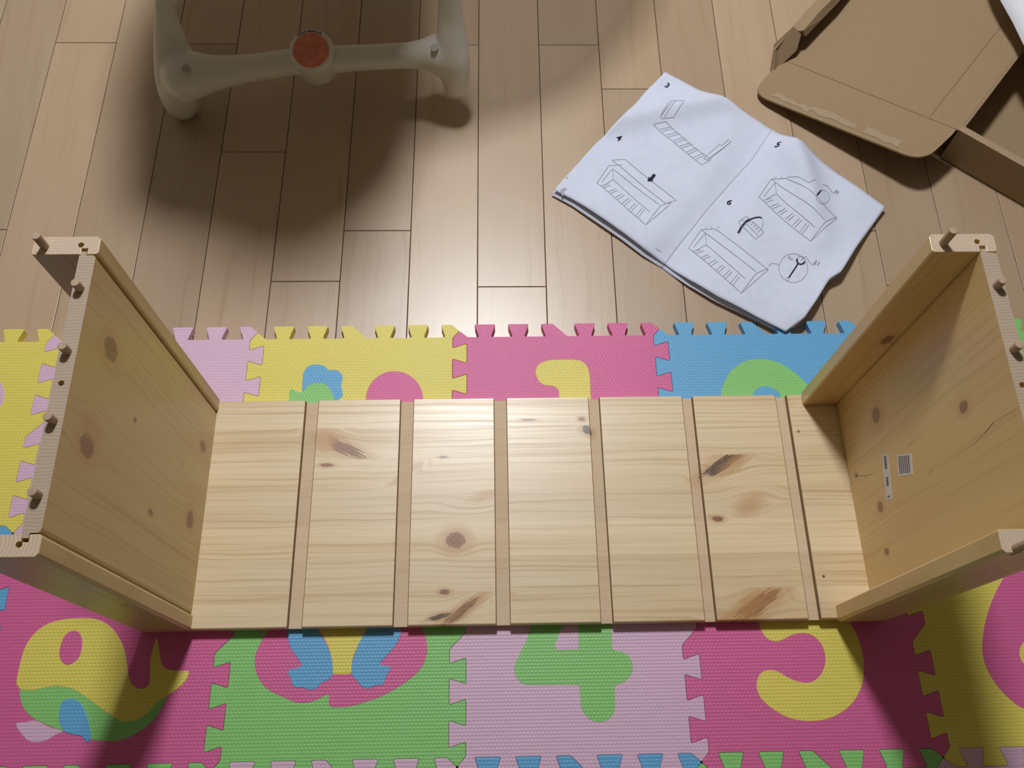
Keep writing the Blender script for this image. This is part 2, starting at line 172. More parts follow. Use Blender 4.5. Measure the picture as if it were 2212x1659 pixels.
STICKERS = [[(0.0516, 0.1419), (0.0468, 0.1587), (-0.0069, 0.1473), (-0.003, 0.1305)], [(0.0386, 0.1817), (0.0284, 0.2182), (0.0048, 0.2121), (0.0136, 0.1752)]]
CROSSBAR = [((-0.4687, 0.7133, 0.1), 0.014, 0.0118), ((-0.4513, 0.7084, 0.1), 0.0345, 0.0292), ((-0.4316, 0.7083, 0.1), 0.0443, 0.0376), ((-0.4122, 0.7158, 0.1), 0.0378, 0.0321), ((-0.3941, 0.7171, 0.1), 0.0317, 0.0269), ((-0.369, 0.7222, 0.1), 0.0272, 0.0231), ((-0.3331, 0.7287, 0.1), 0.024, 0.0203), ((-0.297, 0.7357, 0.1), 0.0236, 0.02), ((-0.2607, 0.7427, 0.1), 0.0233, 0.0197), ((-0.2313, 0.7445, 0.1), 0.0241, 0.0205), ((-0.2018, 0.7467, 0.1), 0.0237, 0.0201), ((-0.1427, 0.7512, 0.1), 0.0221, 0.0188), ((-0.0834, 0.7543, 0.1), 0.0226, 0.0191), ((-0.0573, 0.7571, 0.1), 0.0259, 0.022), ((-0.0402, 0.758, 0.1), 0.0352, 0.0298), ((-0.0252, 0.7515, 0.1), 0.0355, 0.0301), ((-0.0088, 0.7514, 0.1), 0.0146, 0.0124)]
LEG_LEFT = [((-0.4669, 0.7242, 0.0005), 0.0172, 0.016), ((-0.4638, 0.7239, 0.01), 0.0218, 0.022), ((-0.4629, 0.722, 0.03), 0.0288, 0.03), ((-0.4595, 0.7259, 0.055), 0.0341, 0.036), ((-0.4554, 0.732, 0.085), 0.0354, 0.036), ((-0.4552, 0.7468, 0.105), 0.0321, 0.032), ((-0.4546, 0.7607, 0.13), 0.0259, 0.028), ((-0.4537, 0.7737, 0.155), 0.0198, 0.025), ((-0.4505, 0.7808, 0.18), 0.0138, 0.022), ((-0.4467, 0.7878, 0.2), 0.0116, 0.02), ((-0.4333, 0.8378, 0.34), 0.02, 0.02), ((-0.4254, 0.9078, 0.62), 0.019, 0.019)]
LEG_RIGHT = [((-0.0061, 0.7325, 0.04), 0.0146, 0.016), ((-0.0065, 0.7317, 0.055), 0.0218, 0.024), ((-0.0068, 0.7389, 0.085), 0.0251, 0.03), ((-0.0077, 0.7489, 0.115), 0.0255, 0.032), ((-0.0099, 0.7627, 0.14), 0.0233, 0.03), ((-0.0114, 0.7755, 0.165), 0.0205, 0.026), ((-0.0109, 0.7825, 0.19), 0.0181, 0.024), ((-0.0106, 0.8325, 0.34), 0.02, 0.02), ((-0.0201, 0.9025, 0.62), 0.019, 0.019)]
FEET = []
HUB = (-0.2321, 0.7464, 0.112)
HUB_TILT = 0.35
CAPS = [(-0.4171, 0.6921, 0.139), (-0.0378, 0.7395, 0.1315)]
SEAT = [(-0.063, 0.823), (-0.069, 0.777), (-0.08, 0.752), (-0.098, 0.735), (-0.112, 0.711), (-0.144, 0.695), (-0.18, 0.687), (-0.224, 0.685), (-0.279, 0.686), (-0.335, 0.694), (-0.393, 0.713), (-0.414, 0.748), (-0.425, 0.814), (-0.433, 0.879), (-0.435, 0.94), (-0.437, 0.999), (-0.4, 1.15), (-0.36, 1.45), (-0.22, 1.55), (-0.08, 1.45), (-0.05, 1.15), (-0.05, 0.9)]
SHADOW_TRAY = [(-0.278, 0.818), (-0.263, 0.77), (-0.225, 0.749), (-0.181, 0.745), (-0.138, 0.75), (-0.108, 0.774), (-0.097, 0.816), (-0.189, 0.839)]  # added slab, outline projected up from the shadow's soft near end
SHADOW_HOOD = [(-0.074, 0.812), (-0.047, 0.815), (-0.038, 0.808), (-0.026, 0.802), (-0.011, 0.805), (0.001, 0.819), (0.016, 0.829), (0.034, 0.837), (0.089, 0.856), (0.139, 0.883), (0.178, 0.92), (0.212, 0.963), (0.244, 1.011), (0.259, 1.055), (0.264, 1.09), (0.24, 1.2), (0.12, 1.36), (-0.05, 1.38), (-0.1, 1.2), (-0.1, 0.95)]  # added hood, outline projected up from the arc shadow on the floor

# ------------------------------------------------------------------ node helpers
def mat_new(name):
    m = bpy.data.materials.new(name)
    m.use_nodes = True
    nt = m.node_tree
    return m, nt, nt.nodes['Principled BSDF']

def nd(nt, typ, **kw):
    n = nt.nodes.new(typ)
    for k, v in kw.items():
        setattr(n, k, v)
    return n

def put(nt, sock, val):
    if isinstance(val, bpy.types.NodeSocket):
        nt.links.new(val, sock)
    else:
        sock.default_value = val

def math_n(nt, op, a, b=None, clamp=False):
    n = nd(nt, 'ShaderNodeMath', operation=op, use_clamp=clamp)
    put(nt, n.inputs[0], a)
    if b is not None:
        put(nt, n.inputs[1], b)
    return n.outputs[0]

def maprange(nt, v, a, b, c, d, smooth=False):
    n = nd(nt, 'ShaderNodeMapRange')
    if smooth:
        n.interpolation_type = 'SMOOTHSTEP'
    put(nt, n.inputs[0], v)
    for i, q in enumerate((a, b, c, d)):
        put(nt, n.inputs[1 + i], q)
    return n.outputs[0]

def mixc(nt, fac, a, b, blend='MIX'):
    n = nd(nt, 'ShaderNodeMix', data_type='RGBA', blend_type=blend)
    put(nt, n.inputs[0], fac)
    put(nt, n.inputs[6], a if isinstance(a, bpy.types.NodeSocket) else (*a, 1))
    put(nt, n.inputs[7], b if isinstance(b, bpy.types.NodeSocket) else (*b, 1))
    return n.outputs[2]

def noise(nt, vec, scale, detail=2, rough=.5):
    n = nd(nt, 'ShaderNodeTexNoise')
    put(nt, n.inputs['Vector'], vec)
    n.inputs['Scale'].default_value = scale
    n.inputs['Detail'].default_value = detail
    n.inputs['Roughness'].default_value = rough
    return n.outputs[0]

def combine(nt, x, y, z):
    n = nd(nt, 'ShaderNodeCombineXYZ')
    for i, v in enumerate((x, y, z)):
        put(nt, n.inputs[i], v)
    return n.outputs[0]

def bump(nt, bsdf, height, strength, dist):
    n = nd(nt, 'ShaderNodeBump')
    n.inputs['Strength'].default_value = strength
    n.inputs['Distance'].default_value = dist
    put(nt, n.inputs['Height'], height)
    nt.links.new(n.outputs[0], bsdf.inputs['Normal'])

def plain(name, col, rough=.5, spec=.5, coat=0, noise_amt=0, noise_scale=40, bump_amt=0):
    m, nt, b = mat_new(name)
    b.inputs['Roughness'].default_value = rough
    b.inputs['Specular IOR Level'].default_value = spec
    b.inputs['Coat Weight'].default_value = coat
    tc = nd(nt, 'ShaderNodeTexCoord').outputs['Object']
    if noise_amt or bump_amt:
        n = noise(nt, tc, noise_scale, 4, .6)
        if noise_amt:
            f = maprange(nt, n, .3, .7, 1 - noise_amt, 1 + noise_amt)
            vm = nd(nt, 'ShaderNodeVectorMath', operation='SCALE')
            vm.inputs[0].default_value = col
            put(nt, vm.inputs['Scale'], f)
            nt.links.new(vm.outputs[0], b.inputs['Base Color'])
        else:
            b.inputs['Base Color'].default_value = (*col, 1)
        if bump_amt:
            bump(nt, b, n, bump_amt, .002)
    else:
        b.inputs['Base Color'].default_value = (*col, 1)
    return m

def pine(name, grain_axis, across_axis, knots=(), ref=None, tone=1.0, vary=.07, warm=(1, 1, 1), contrast=1.0, rough=.35):
    """pine with grain along one axis; knots are (along, across, ra, rb, angle, kind)"""
    m, nt, b = mat_new(name)
    b.inputs['Roughness'].default_value = .34
    b.inputs['Specular IOR Level'].default_value = .68 if rough < .5 else .3
    tcn = nd(nt, 'ShaderNodeTexCoord')
    if ref is not None:
        tcn.object = ref
    sep = nd(nt, 'ShaderNodeSeparateXYZ')
    nt.links.new(tcn.outputs['Object'], sep.inputs[0])
    idx = {'x': 0, 'y': 1, 'z': 2}
    g, t = sep.outputs[idx[grain_axis]], sep.outputs[idx[across_axis]]
    rest = [k for k in 'xyz' if k not in (grain_axis, across_axis)][0]
    n_ = sep.outputs[idx[rest]]
    rand = nd(nt, 'ShaderNodeObjectInfo').outputs['Random']
    off = math_n(nt, 'MULTIPLY', rand, 7.3)
    # slow wander of the grain
    wander = noise(nt, combine(nt, math_n(nt, 'MULTIPLY', g, 5.0), math_n(nt, 'MULTIPLY', t, 14.0), off), 1.0, 2)
    t2 = math_n(nt, 'ADD', t, maprange(nt, wander, .2, .8, -.004, .004))
    masks = []
    for (kg, kt, ra, rb, ang, kind) in knots:
        ca, sa = math.cos(ang), math.sin(ang)
        dg = math_n(nt, 'SUBTRACT', g, kg)
        dt = math_n(nt, 'SUBTRACT', t, kt)
        u = math_n(nt, 'ADD', math_n(nt, 'MULTIPLY', dg, ca / ra), math_n(nt, 'MULTIPLY', dt, sa / ra))
        v = math_n(nt, 'ADD', math_n(nt, 'MULTIPLY', dg, -sa / rb), math_n(nt, 'MULTIPLY', dt, ca / rb))
        d = math_n(nt, 'SQRT', math_n(nt, 'ADD', math_n(nt, 'MULTIPLY', u, u), math_n(nt, 'MULTIPLY', v, v)))
        masks.append((d, kind, u, v, max(ra, rb) / min(ra, rb)))
        fall = maprange(nt, d, 0.6, 3.0, .75, 0, True)
        t2 = math_n(nt, 'SUBTRACT', t2, math_n(nt, 'MULTIPLY', math_n(nt, 'SUBTRACT', t2, kt), fall))
    g1 = noise(nt, combine(nt, math_n(nt, 'MULTIPLY', g, 2.2), math_n(nt, 'MULTIPLY', t2, 230.0), math_n(nt, 'ADD', off, math_n(nt, 'MULTIPLY', n_, 40))), 1.0, 3, .55)
    g2 = noise(nt, combine(nt, math_n(nt, 'MULTIPLY', g, 5.0), math_n(nt, 'MULTIPLY', t2, 560.0), off), 1.0, 2)
    g3 = noise(nt, combine(nt, math_n(nt, 'MULTIPLY', g, 1.3), math_n(nt, 'MULTIPLY', t2, 26.0), off), 1.0, 2)
    light = tuple(a * b_ * tone for a, b_ in zip((.88, .72, .475), warm))
    dark = tuple(a * b_ * tone for a, b_ in zip((.66, .455, .225), warm))
    f = math_n(nt, 'ADD', maprange(nt, g1, .46, .74, 0, .62 * contrast, True), maprange(nt, g3, .42, .72, 0, .42 * contrast))
    f = math_n(nt, 'ADD', f, maprange(nt, g2, .5, .8, 0, .30 * contrast), True)
    col = mixc(nt, f, light, dark)
    # per piece brightness
    fac = maprange(nt, rand, 0, 1, 1 - vary, 1 + vary * .6)
    sc = nd(nt, 'ShaderNodeVectorMath', operation='SCALE')
    nt.links.new(col, sc.inputs[0])
    put(nt, sc.inputs['Scale'], fac)
    col = sc.outputs[0]
    wob = noise(nt, combine(nt, math_n(nt, 'MULTIPLY', g, 130.0), math_n(nt, 'MULTIPLY', t, 130.0), off), 1.0, 3)
    for d, kind, ku, kv, el in masks:
        if el > 2:
            wb = noise(nt, combine(nt, math_n(nt, 'MULTIPLY', ku, 1.6), math_n(nt, 'MULTIPLY', kv, 4.5), off), 1.0, 3)
            dd = math_n(nt, 'ADD', d, maprange(nt, wb, .3, .7, -.42, .42))
        else:
            dd = math_n(nt, 'ADD', d, maprange(nt, wob, .3, .7, -.12, .12))
        if kind == 3:
            msk, kc = maprange(nt, dd, .3, 1.35, .6, 0, True), (.58, .31, .12)
            col = mixc(nt, msk, col, kc)
        else:
            halo = maprange(nt, dd, 1.0, 2.4, .45, 0, True)
            col = mixc(nt, halo, col, (.56, .30, .12))
            core = maprange(nt, dd, .75, 1.08, .92, 0, True)
            rings = math_n(nt, 'SINE', math_n(nt, 'MULTIPLY', dd, 16.0))
            kc = mixc(nt, maprange(nt, rings, -1, 1, 0, 1), (.34, .145, .06) if kind == 1 else (.12, .06, .03), (.20, .085, .04) if kind == 1 else (.06, .03, .018))
            col = mixc(nt, core, col, kc)
    nt.links.new(col, b.inputs['Base Color'])
    put(nt, b.inputs['Roughness'], maprange(nt, g1, .3, .7, rough - .04, rough + .04))
    bump(nt, b, g1, .06, .001)
    return m

def end_grain(name, cx, cy, tone=1.0, scale=330.0, ref=None):
    m, nt, b = mat_new(name)
    b.inputs['Roughness'].default_value = .75
    tcn = nd(nt, 'ShaderNodeTexCoord')
    if ref is not None:
        tcn.object = ref
    sep = nd(nt, 'ShaderNodeSeparateXYZ')
    nt.links.new(tcn.outputs['Object'], sep.inputs[0])
    dx = math_n(nt, 'SUBTRACT', sep.outputs[0], cx)
    dy = math_n(nt, 'SUBTRACT', sep.outputs[1], cy)
    r = math_n(nt, 'SQRT', math_n(nt, 'ADD', math_n(nt, 'MULTIPLY', dx, dx), math_n(nt, 'MULTIPLY', dy, dy)))
    n = noise(nt, tcn.outputs['Object'], 40, 3)
    r = math_n(nt, 'ADD', r, maprange(nt, n, .3, .7, -.0012, .0012))
    s = math_n(nt, 'SINE', math_n(nt, 'MULTIPLY', r, scale * 6.28))
    f = maprange(nt, s, .1, 1, 0, .42, True)
    col = mixc(nt, f, tuple(c * tone for c in (.78, .62, .46)), tuple(c * tone for c in (.52, .33, .20)))
    speck = noise(nt, tcn.outputs['Object'], 700, 2)
    col = mixc(nt, maprange(nt, speck, .55, .8, 0, .25), col, (.55, .40, .28))
    nt.links.new(col, b.inputs['Base Color'])
    return m

def floor_wood():
    m, nt, b = mat_new('maple_floor')
    tcn = nd(nt, 'ShaderNodeTexCoord')
    sep = nd(nt, 'ShaderNodeSeparateXYZ')
    nt.links.new(tcn.outputs['Object'], sep.inputs[0])
    rand = nd(nt, 'ShaderNodeObjectInfo').outputs['Random']
    off = math_n(nt, 'MULTIPLY', rand, 31.0)
    x, y = sep.outputs[0], sep.outputs[1]
    wv = noise(nt, combine(nt, math_n(nt, 'MULTIPLY', x, 9.0), math_n(nt, 'MULTIPLY', y, 3.0), off), 1.0, 2)
    x2 = math_n(nt, 'ADD', x, maprange(nt, wv, .2, .8, -.025, .025))
    g1 = noise(nt, combine(nt, math_n(nt, 'MULTIPLY', x2, 85.0), math_n(nt, 'MULTIPLY', y, 2.0), off), 1.0, 3, .6)
    g2 = noise(nt, combine(nt, math_n(nt, 'MULTIPLY', x2, 10.0), math_n(nt, 'MULTIPLY', y, 1.3), off), 1.0, 3)
    fl = noise(nt, combine(nt, math_n(nt, 'MULTIPLY', x, 500.0), math_n(nt, 'MULTIPLY', y, 40.0), off), 1.0, 1)
    f = math_n(nt, 'ADD', maprange(nt, g1, .50, .78, 0, .55, True), maprange(nt, g2, .35, .75, 0, .5))
    f = math_n(nt, 'ADD', f, maprange(nt, fl, .55, .8, 0, .12), True)
    col = mixc(nt, f, (.52, .385, .255), (.41, .268, .155))
    hue = math_n(nt, 'FRACT', math_n(nt, 'MULTIPLY', rand, 13.7))
    col = mixc(nt, maprange(nt, hue, 0, 1, 0, .28), col, (.52, .345, .205))
    sc = nd(nt, 'ShaderNodeVectorMath', operation='SCALE')
    nt.links.new(col, sc.inputs[0])
    put(nt, sc.inputs['Scale'], maprange(nt, rand, 0, 1, .86, 1.07))
    nt.links.new(sc.outputs[0], b.inputs['Base Color'])
    b.inputs['Roughness'].default_value = .35
    b.inputs['Specular IOR Level'].default_value = .82
    bump(nt, b, g1, .03, .001)
    return m

def foam(name, col):
    m, nt, b = mat_new(name)
    b.inputs['Roughness'].default_value = .44
    b.inputs['Specular IOR Level'].default_value = .5
    tcn = nd(nt, 'ShaderNodeTexCoord')
    sep = nd(nt, 'ShaderNodeSeparateXYZ')
    nt.links.new(tcn.outputs['Object'], sep.inputs[0])
    px, py = .0048, .0043
    sx = math_n(nt, 'SINE', math_n(nt, 'MULTIPLY', sep.outputs[0], 6.2832 / px))
    sy = math_n(nt, 'SINE', math_n(nt, 'MULTIPLY', sep.outputs[1], 3.1416 / py))
    # basket weave: threads pass over and under
    w = math_n(nt, 'MULTIPLY', sx, sy)
    fine = math_n(nt, 'COSINE', math_n(nt, 'MULTIPLY', sep.outputs[1], 6.2832 / py))
    h = math_n(nt, 'SUBTRACT', math_n(nt, 'MULTIPLY', w, .45), math_n(nt, 'MULTIPLY', fine, .42))
    nz = noise(nt, tcn.outputs['Object'], 900, 2)
    h2 = math_n(nt, 'ADD', h, maprange(nt, nz, .3, .7, -.15, .15))
    f = maprange(nt, h2, -.75, .45, .25, 0, True)
    lo = tuple(c * .62 for c in col)
    c1 = mixc(nt, f, col, lo)
    blotch = noise(nt, tcn.outputs['Object'], 12, 3)
    c1 = mixc(nt, maprange(nt, blotch, .4, .75, 0, .10), c1, tuple(c * .8 for c in col))
    nt.links.new(c1, b.inputs['Base Color'])
    bump(nt, b, h2, .42, .0006)
    return m

# ------------------------------------------------------------------ mesh helpers
def link(o, parent=None):
    C.objects.link(o)
    if parent is not None:
        o.parent = parent
    return o

def mesh_obj(name, bm, mats, parent=None, smooth=False):
    me = bpy.data.meshes.new(name)
    bm.normal_update()
    bm.to_mesh(me)
    bm.free()
    for m in (mats if isinstance(mats, (list, tuple)) else [mats]):
        me.materials.append(m)
    if smooth:
        for p in me.polygons:
            p.use_smooth = True
    return link(bpy.data.objects.new(name, me), parent)

def tag(o, label=None, cat=None, group=None, kind=None):
    if label: o['label'] = label
    if cat: o['category'] = cat
    if group: o['group'] = group
    if kind: o['kind'] = kind
    return o

def empty(name, loc=(0, 0, 0)):
    o = bpy.data.objects.new(name, None)
    o.empty_display_size = .05
    o.location = loc
    return link(o)

def area2(pts):
    return sum(pts[i][0] * pts[(i + 1) % len(pts)][1] - pts[(i + 1) % len(pts)][0] * pts[i][1] for i in range(len(pts))) / 2

def offset_poly(pts, d):
    """move a counter-clockwise outline inwards by d"""
    n = len(pts)
    out = []
    for i in range(n):
        a, b, c = Vector(pts[i - 1]), Vector(pts[i]), Vector(pts[(i + 1) % n])
        e1, e2 = (b - a), (c - b)
        if e1.length < 1e-9: e1 = e2
        if e2.length < 1e-9: e2 = e1
        e1.normalize(); e2.normalize()
        nrm = Vector((-e1.y - e2.y, e1.x + e2.x))
        if nrm.length < 1e-6:
            nrm = Vector((-e1.y, e1.x))
        nrm.normalize()
        k = max(.5, nrm.dot(Vector((-e1.y, e1.x))))
        q = b + nrm * (d / k)
        out.append((q.x, q.y))
    return out

def prism(bm, pts, z0, z1, bevel=0, M=None, mat=0, topmat=None):
    pts = list(pts)
    if area2(pts) < 0:
        pts.reverse()
    rings = [[(x, y, z0) for x, y in pts]]
    if bevel:
        rings.append([(x, y, z1 - bevel) for x, y in pts])
        rings.append([(x, y, z1 - bevel * .3) for x, y in offset_poly(pts, bevel * .3)])
        rings.append([(x, y, z1) for x, y in offset_poly(pts, bevel)])
    else:
        rings.append([(x, y, z1) for x, y in pts])
    vs = []
    for r in rings:
        vs.append([bm.verts.new(M @ Vector(q) if M else q) for q in r])
    n = len(pts)
    for a, b in zip(vs, vs[1:]):
        for i in range(n):
            f = bm.faces.new((a[i], a[(i + 1) % n], b[(i + 1) % n], b[i]))
            f.material_index = mat
    f = bm.faces.new(vs[-1]); f.material_index = mat if topmat is None else topmat
    f = bm.faces.new(list(reversed(vs[0]))); f.material_index = mat
    return vs

def box(bm, x0, x1, y0, y1, z0, z1, M=None, mat=0):
    prism(bm, [(x0, y0), (x1, y0), (x1, y1), (x0, y1)], z0, z1, 0, M, mat)

def round_poly(pts, r, seg=3, closed=True):
    """fillet every corner of a polyline"""
    n = len(pts)
    out = []
    for i in range(n):
        if not closed and i in (0, n - 1):
            out.append(pts[i]); continue
        a, b, c = Vector(pts[i - 1]), Vector(pts[i]), Vector(pts[(i + 1) % n])
        l1, l2 = (a - b).length, (c - b).length
        rr = min(r, l1 * .45, l2 * .45)
        p, q = b + (a - b).normalized() * rr, b + (c - b).normalized() * rr
        for k in range(seg + 1):
            t = k / seg
            v = p * (1 - t) ** 2 + b * 2 * t * (1 - t) + q * t * t
            out.append((v.x, v.y))
    return out

def catmull(pts, sub=3):
    n = len(pts)
    out = []
    for i in range(n):
        p0, p1, p2, p3 = (Vector(pts[(i + k - 1) % n]) for k in range(4))
        for s in range(sub):
            t = s / sub
            v = .5 * ((2 * p1) + (p2 - p0) * t + (2 * p0 - 5 * p1 + 4 * p2 - p3) * t * t + (3 * p1 - p0 - 3 * p2 + p3) * t ** 3)
            out.append((v.x, v.y))
    return out

def cyl(bm, c, r, z0, z1, n=24, mat=0, bevel=0):
    pts = [(c[0] + r * math.cos(6.28318 * k / n), c[1] + r * math.sin(6.28318 * k / n)) for k in range(n)]
    return prism(bm, pts, z0, z1, bevel, None, mat)

def loft(bm, stations, n=20, cap=True, mat=0):
    """stations: (center, radius_a, radius_b, axis_a, axis_b)"""
    rings = []
    for c, ra, rb, ea, eb in stations:
        c, ea, eb = Vector(c), Vector(ea), Vector(eb)
        rings.append([bm.verts.new(c + ea * (ra * math.cos(6.28318 * k / n)) + eb * (rb * math.sin(6.28318 * k / n))) for k in range(n)])
    for a, b in zip(rings, rings[1:]):
        for i in range(n):
            f = bm.faces.new((a[i], a[(i + 1) % n], b[(i + 1) % n], b[i])); f.material_index = mat
    if cap:
        bm.faces.new(list(reversed(rings[0]))); bm.faces.new(rings[-1])
    bmesh.ops.recalc_face_normals(bm, faces=bm.faces)

def tube(bm, pts, r, n=10):
    st = []
    for i, p in enumerate(pts):
        a, b = Vector(pts[max(i - 1, 0)]), Vector(pts[min(i + 1, len(pts) - 1)])
        t = (b - a).normalized()
        u = t.cross(Vector((0, 0, 1)))
        if u.length < .05: u = t.cross(Vector((0, 1, 0)))
        u.normalize()
        rr = r[i] if isinstance(r, (list, tuple)) else r
        st.append((p, rr, rr, u, t.cross(u).normalized()))
    loft(bm, st, n)

def cut_holes(o, cutters):
    """subtract the given bmeshes from an object for real recesses"""
    tmp = []
    for bm in cutters:
        me = bpy.data.meshes.new('cut'); bm.to_mesh(me); bm.free()
        t = bpy.data.objects.new('cut', me); C.objects.link(t); tmp.append(t)
        if o.parent: t.matrix_parent_inverse = Matrix.Identity(4); t.parent = o.parent
        md = o.modifiers.new('cut', 'BOOLEAN'); md.object = t; md.operation = 'DIFFERENCE'; md.solver = 'EXACT'
    bpy.context.view_layer.update()
    dg = bpy.context.evaluated_depsgraph_get()
    me = bpy.data.meshes.new_from_object(o.evaluated_get(dg))
    o.modifiers.clear()
    o.data = me
    for t in tmp:
        d = t.data
        bpy.data.objects.remove(t); bpy.data.meshes.remove(d)

def ribbon(bm, pts, width, zf, dz, mat=0):
    """flat printed line that follows a surface zf(x, y)"""
    fine = []
    for a, b in zip(pts, pts[1:]):
        a, b = Vector(a), Vector(b)
        k = max(1, int((b - a).length / .008))
        for i in range(k):
            fine.append(a.lerp(b, i / k))
    fine.append(Vector(pts[-1]))
    prev = None
    for i, p in enumerate(fine):
        t = (fine[min(i + 1, len(fine) - 1)] - fine[max(i - 1, 0)])
        if t.length < 1e-9: continue
        t.normalize()
        nrm = Vector((-t.y, t.x)) * width / 2
        pr = []
        for s in (1, -1):
            q = p + nrm * s
            pr.append(bm.verts.new((q.x, q.y, zf(q.x, q.y) + dz)))
        if prev:
            f = bm.faces.new((prev[0], prev[1], pr[1], pr[0])); f.material_index = mat
        prev = pr

# ------------------------------------------------------------------ room shell
M_wall = plain('painted_wall', (.25, .22, .18), .9, .2)
M_ceil = plain('painted_ceiling', (.40, .37, .33), .9, .2)
M_sub = plain('floor_joint', (.10, .06, .035), .9, .1)
M_maple = floor_wood()
RX0, RX1, RY0, RY1, RH = -1.45, 1.75, -1.35, 2.6, 2.42

def struct(name, x0, x1, y0, y1, z0, z1, m):
    bm = bmesh.new(); box(bm, x0, x1, y0, y1, z0, z1)
    o = mesh_obj(name, bm, m)
    o['kind'] = 'structure'
    return o

floor = struct('floor', RX0, RX1, RY0, RY1, -.06, -.0025, M_sub)
tag(floor, 'light maple plank floor with staggered end joints', 'floor')
tag(struct('ceiling', RX0 - .1, RX1 + .1, RY0 - .1, RY1 + .1, RH, RH + .08, M_ceil), 'plain cream ceiling above the room', 'ceiling')
tag(struct('wall_left', RX0 - .1, RX0, RY0 - .1, RY1 + .1, -.06, RH, M_wall), 'plain tan wall along the left side', 'wall')
tag(struct('wall_right', RX1, RX1 + .1, RY0 - .1, RY1 + .1, -.06, RH, M_wall), 'plain tan wall along the right side', 'wall')
tag(struct('wall_front', RX0, RX1, RY0 - .1, RY0, -.06, RH, M_wall), 'plain tan wall behind the viewer', 'wall')
tag(struct('wall_back', RX0, RX1, RY1, RY1 + .1, -.06, RH, M_wall), 'plain tan wall beyond the baby rocker', 'wall')

random.seed(5)
PP, P0 = .1064, .0265                      # plank pitch and offset across the room
JOINTS = {0: [.382], -1: [.876], 1: [.875], -2: [.487], -3: [.395], -4: [.644], -5: [.881], -6: [.39], -7: [.885],
          -8: [.495], 3: [.392], 6: [.378]}
meshes = {}
def plank_mesh(w, l):
    key = (round(w, 3), round(l, 3))
    if key not in meshes:
        bm = bmesh.new()
        g = .0006
        prism(bm, [(-w / 2 + g, g), (w / 2 - g, g), (w / 2 - g, l - g), (-w / 2 + g, l - g)], -.006, 0, .0005)
        me = bpy.data.meshes.new('plank'); bm.to_mesh(me); bm.free(); me.materials.append(M_maple)
        meshes[key] = me
    return meshes[key]
tilt = .007
for k in range(-14, 17):
    x0 = P0 + PP * k
    x1 = x0 + PP
    if x0 < RX0 + .012 or x1 > RX1 - .012: continue
    js = JOINTS.get(k, [random.uniform(.2, 1.2)])
    js = sorted(js + [js[0] - .91 * i for i in (1, 2)] + [js[0] + .91 * i for i in (1, 2)])
    ys = [RY0 + .012] + [j for j in js if RY0 + .1 < j < RY1 - .1] + [RY1 - .012]
    for a, b in zip(ys, ys[1:]):
        o = bpy.data.objects.new('plank', plank_mesh(PP, b - a))
        o.location = ((x0 + x1) / 2 + tilt * (a - .4), a, 0)
        o.rotation_euler.z = -tilt
        link(o, floor)

# ------------------------------------------------------------------ ceiling lamp (the room's light)
lamp = tag(empty('ceiling_lamp', (LAMP[0], LAMP[1], RH)), 'round white ceiling lamp shining down on the floor', 'lamp')
M_lampbody = plain('lamp_body', (.8, .8, .8), .4)
m_em, nt, b = mat_new('lamp_diffuser')
b.inputs['Base Color'].default_value = (.9, .9, .9, 1)
b.inputs['Emission Color'].default_value = (*LAMP_COLOR, 1)
b.inputs['Emission Strength'].default_value = LAMP_STRENGTH
bm = bmesh.new(); cyl(bm, (0, 0), LAMP_RADIUS + .03, LAMP[2] - RH + .012, 0, 40)
mesh_obj('lamp_housing', bm, M_lampbody, lamp)
bm = bmesh.new()
zt, dep = LAMP[2] - RH + .011, .085
loft(bm, [((0, 0, zt - dep * math.sin(a)), LAMP_RADIUS * math.cos(a), LAMP_RADIUS * math.cos(a), (1, 0, 0), (0, 1, 0)) for a in (0, .3, .6, .9, 1.15, 1.4)], 28)
mesh_obj('diffuser', bm, m_em, lamp)

# ------------------------------------------------------------------ foam puzzle mat
FOAM = {'pink': foam('foam_pink', (.76, .145, .37)), 'lilac': foam('foam_lilac', (.79, .53, .71)), 'green': foam('foam_green', (.28, .67, .20)),
        'yellow': foam('foam_yellow', (.86, .75, .14)), 'blue': foam('foam_blue', (.14, .45, .78))}
T, ZM = .30, .012
hd = .0354 * T
def side_curve():
    half = [(0, 0), (.040, -1), (.095, -1), (.0717, 1), (.1783, 1), (.155, -1), (.2617, -1), (.2384, 1), (.345, 1), (.3217, -1), (.4283, -1), (.405, 1), (.4646, 1)]
    full = half + [(1 - s, -c) for s, c in reversed(half)]
    return [(s * T, c * hd) for s, c in full]
def tile_outline():
    """four equal interlocking sides, clockwise from the top left corner"""
    base = side_curve()[:-1]
    out = []
    for k in range(4):
        for s, c in base:
            if k == 0: out.append((s, T + c))
            elif k == 1: out.append((T + c, T - s))
            elif k == 2: out.append((T - s, -c))
            else: out.append((-c, s))
    return round_poly(out, .0026, 3)
OUT = tile_outline()
if area2(OUT) < 0: OUT.reverse()
OUT = offset_poly(OUT, .00018)
tile_me = {}
for cname, m in FOAM.items():
    bm = bmesh.new(); prism(bm, OUT, 0, ZM, .0005)
    me = bpy.data.meshes.new('foam_mat_tile'); bm.normal_update(); bm.to_mesh(me); bm.free(); me.materials.append(m)
    tile_me[cname] = me

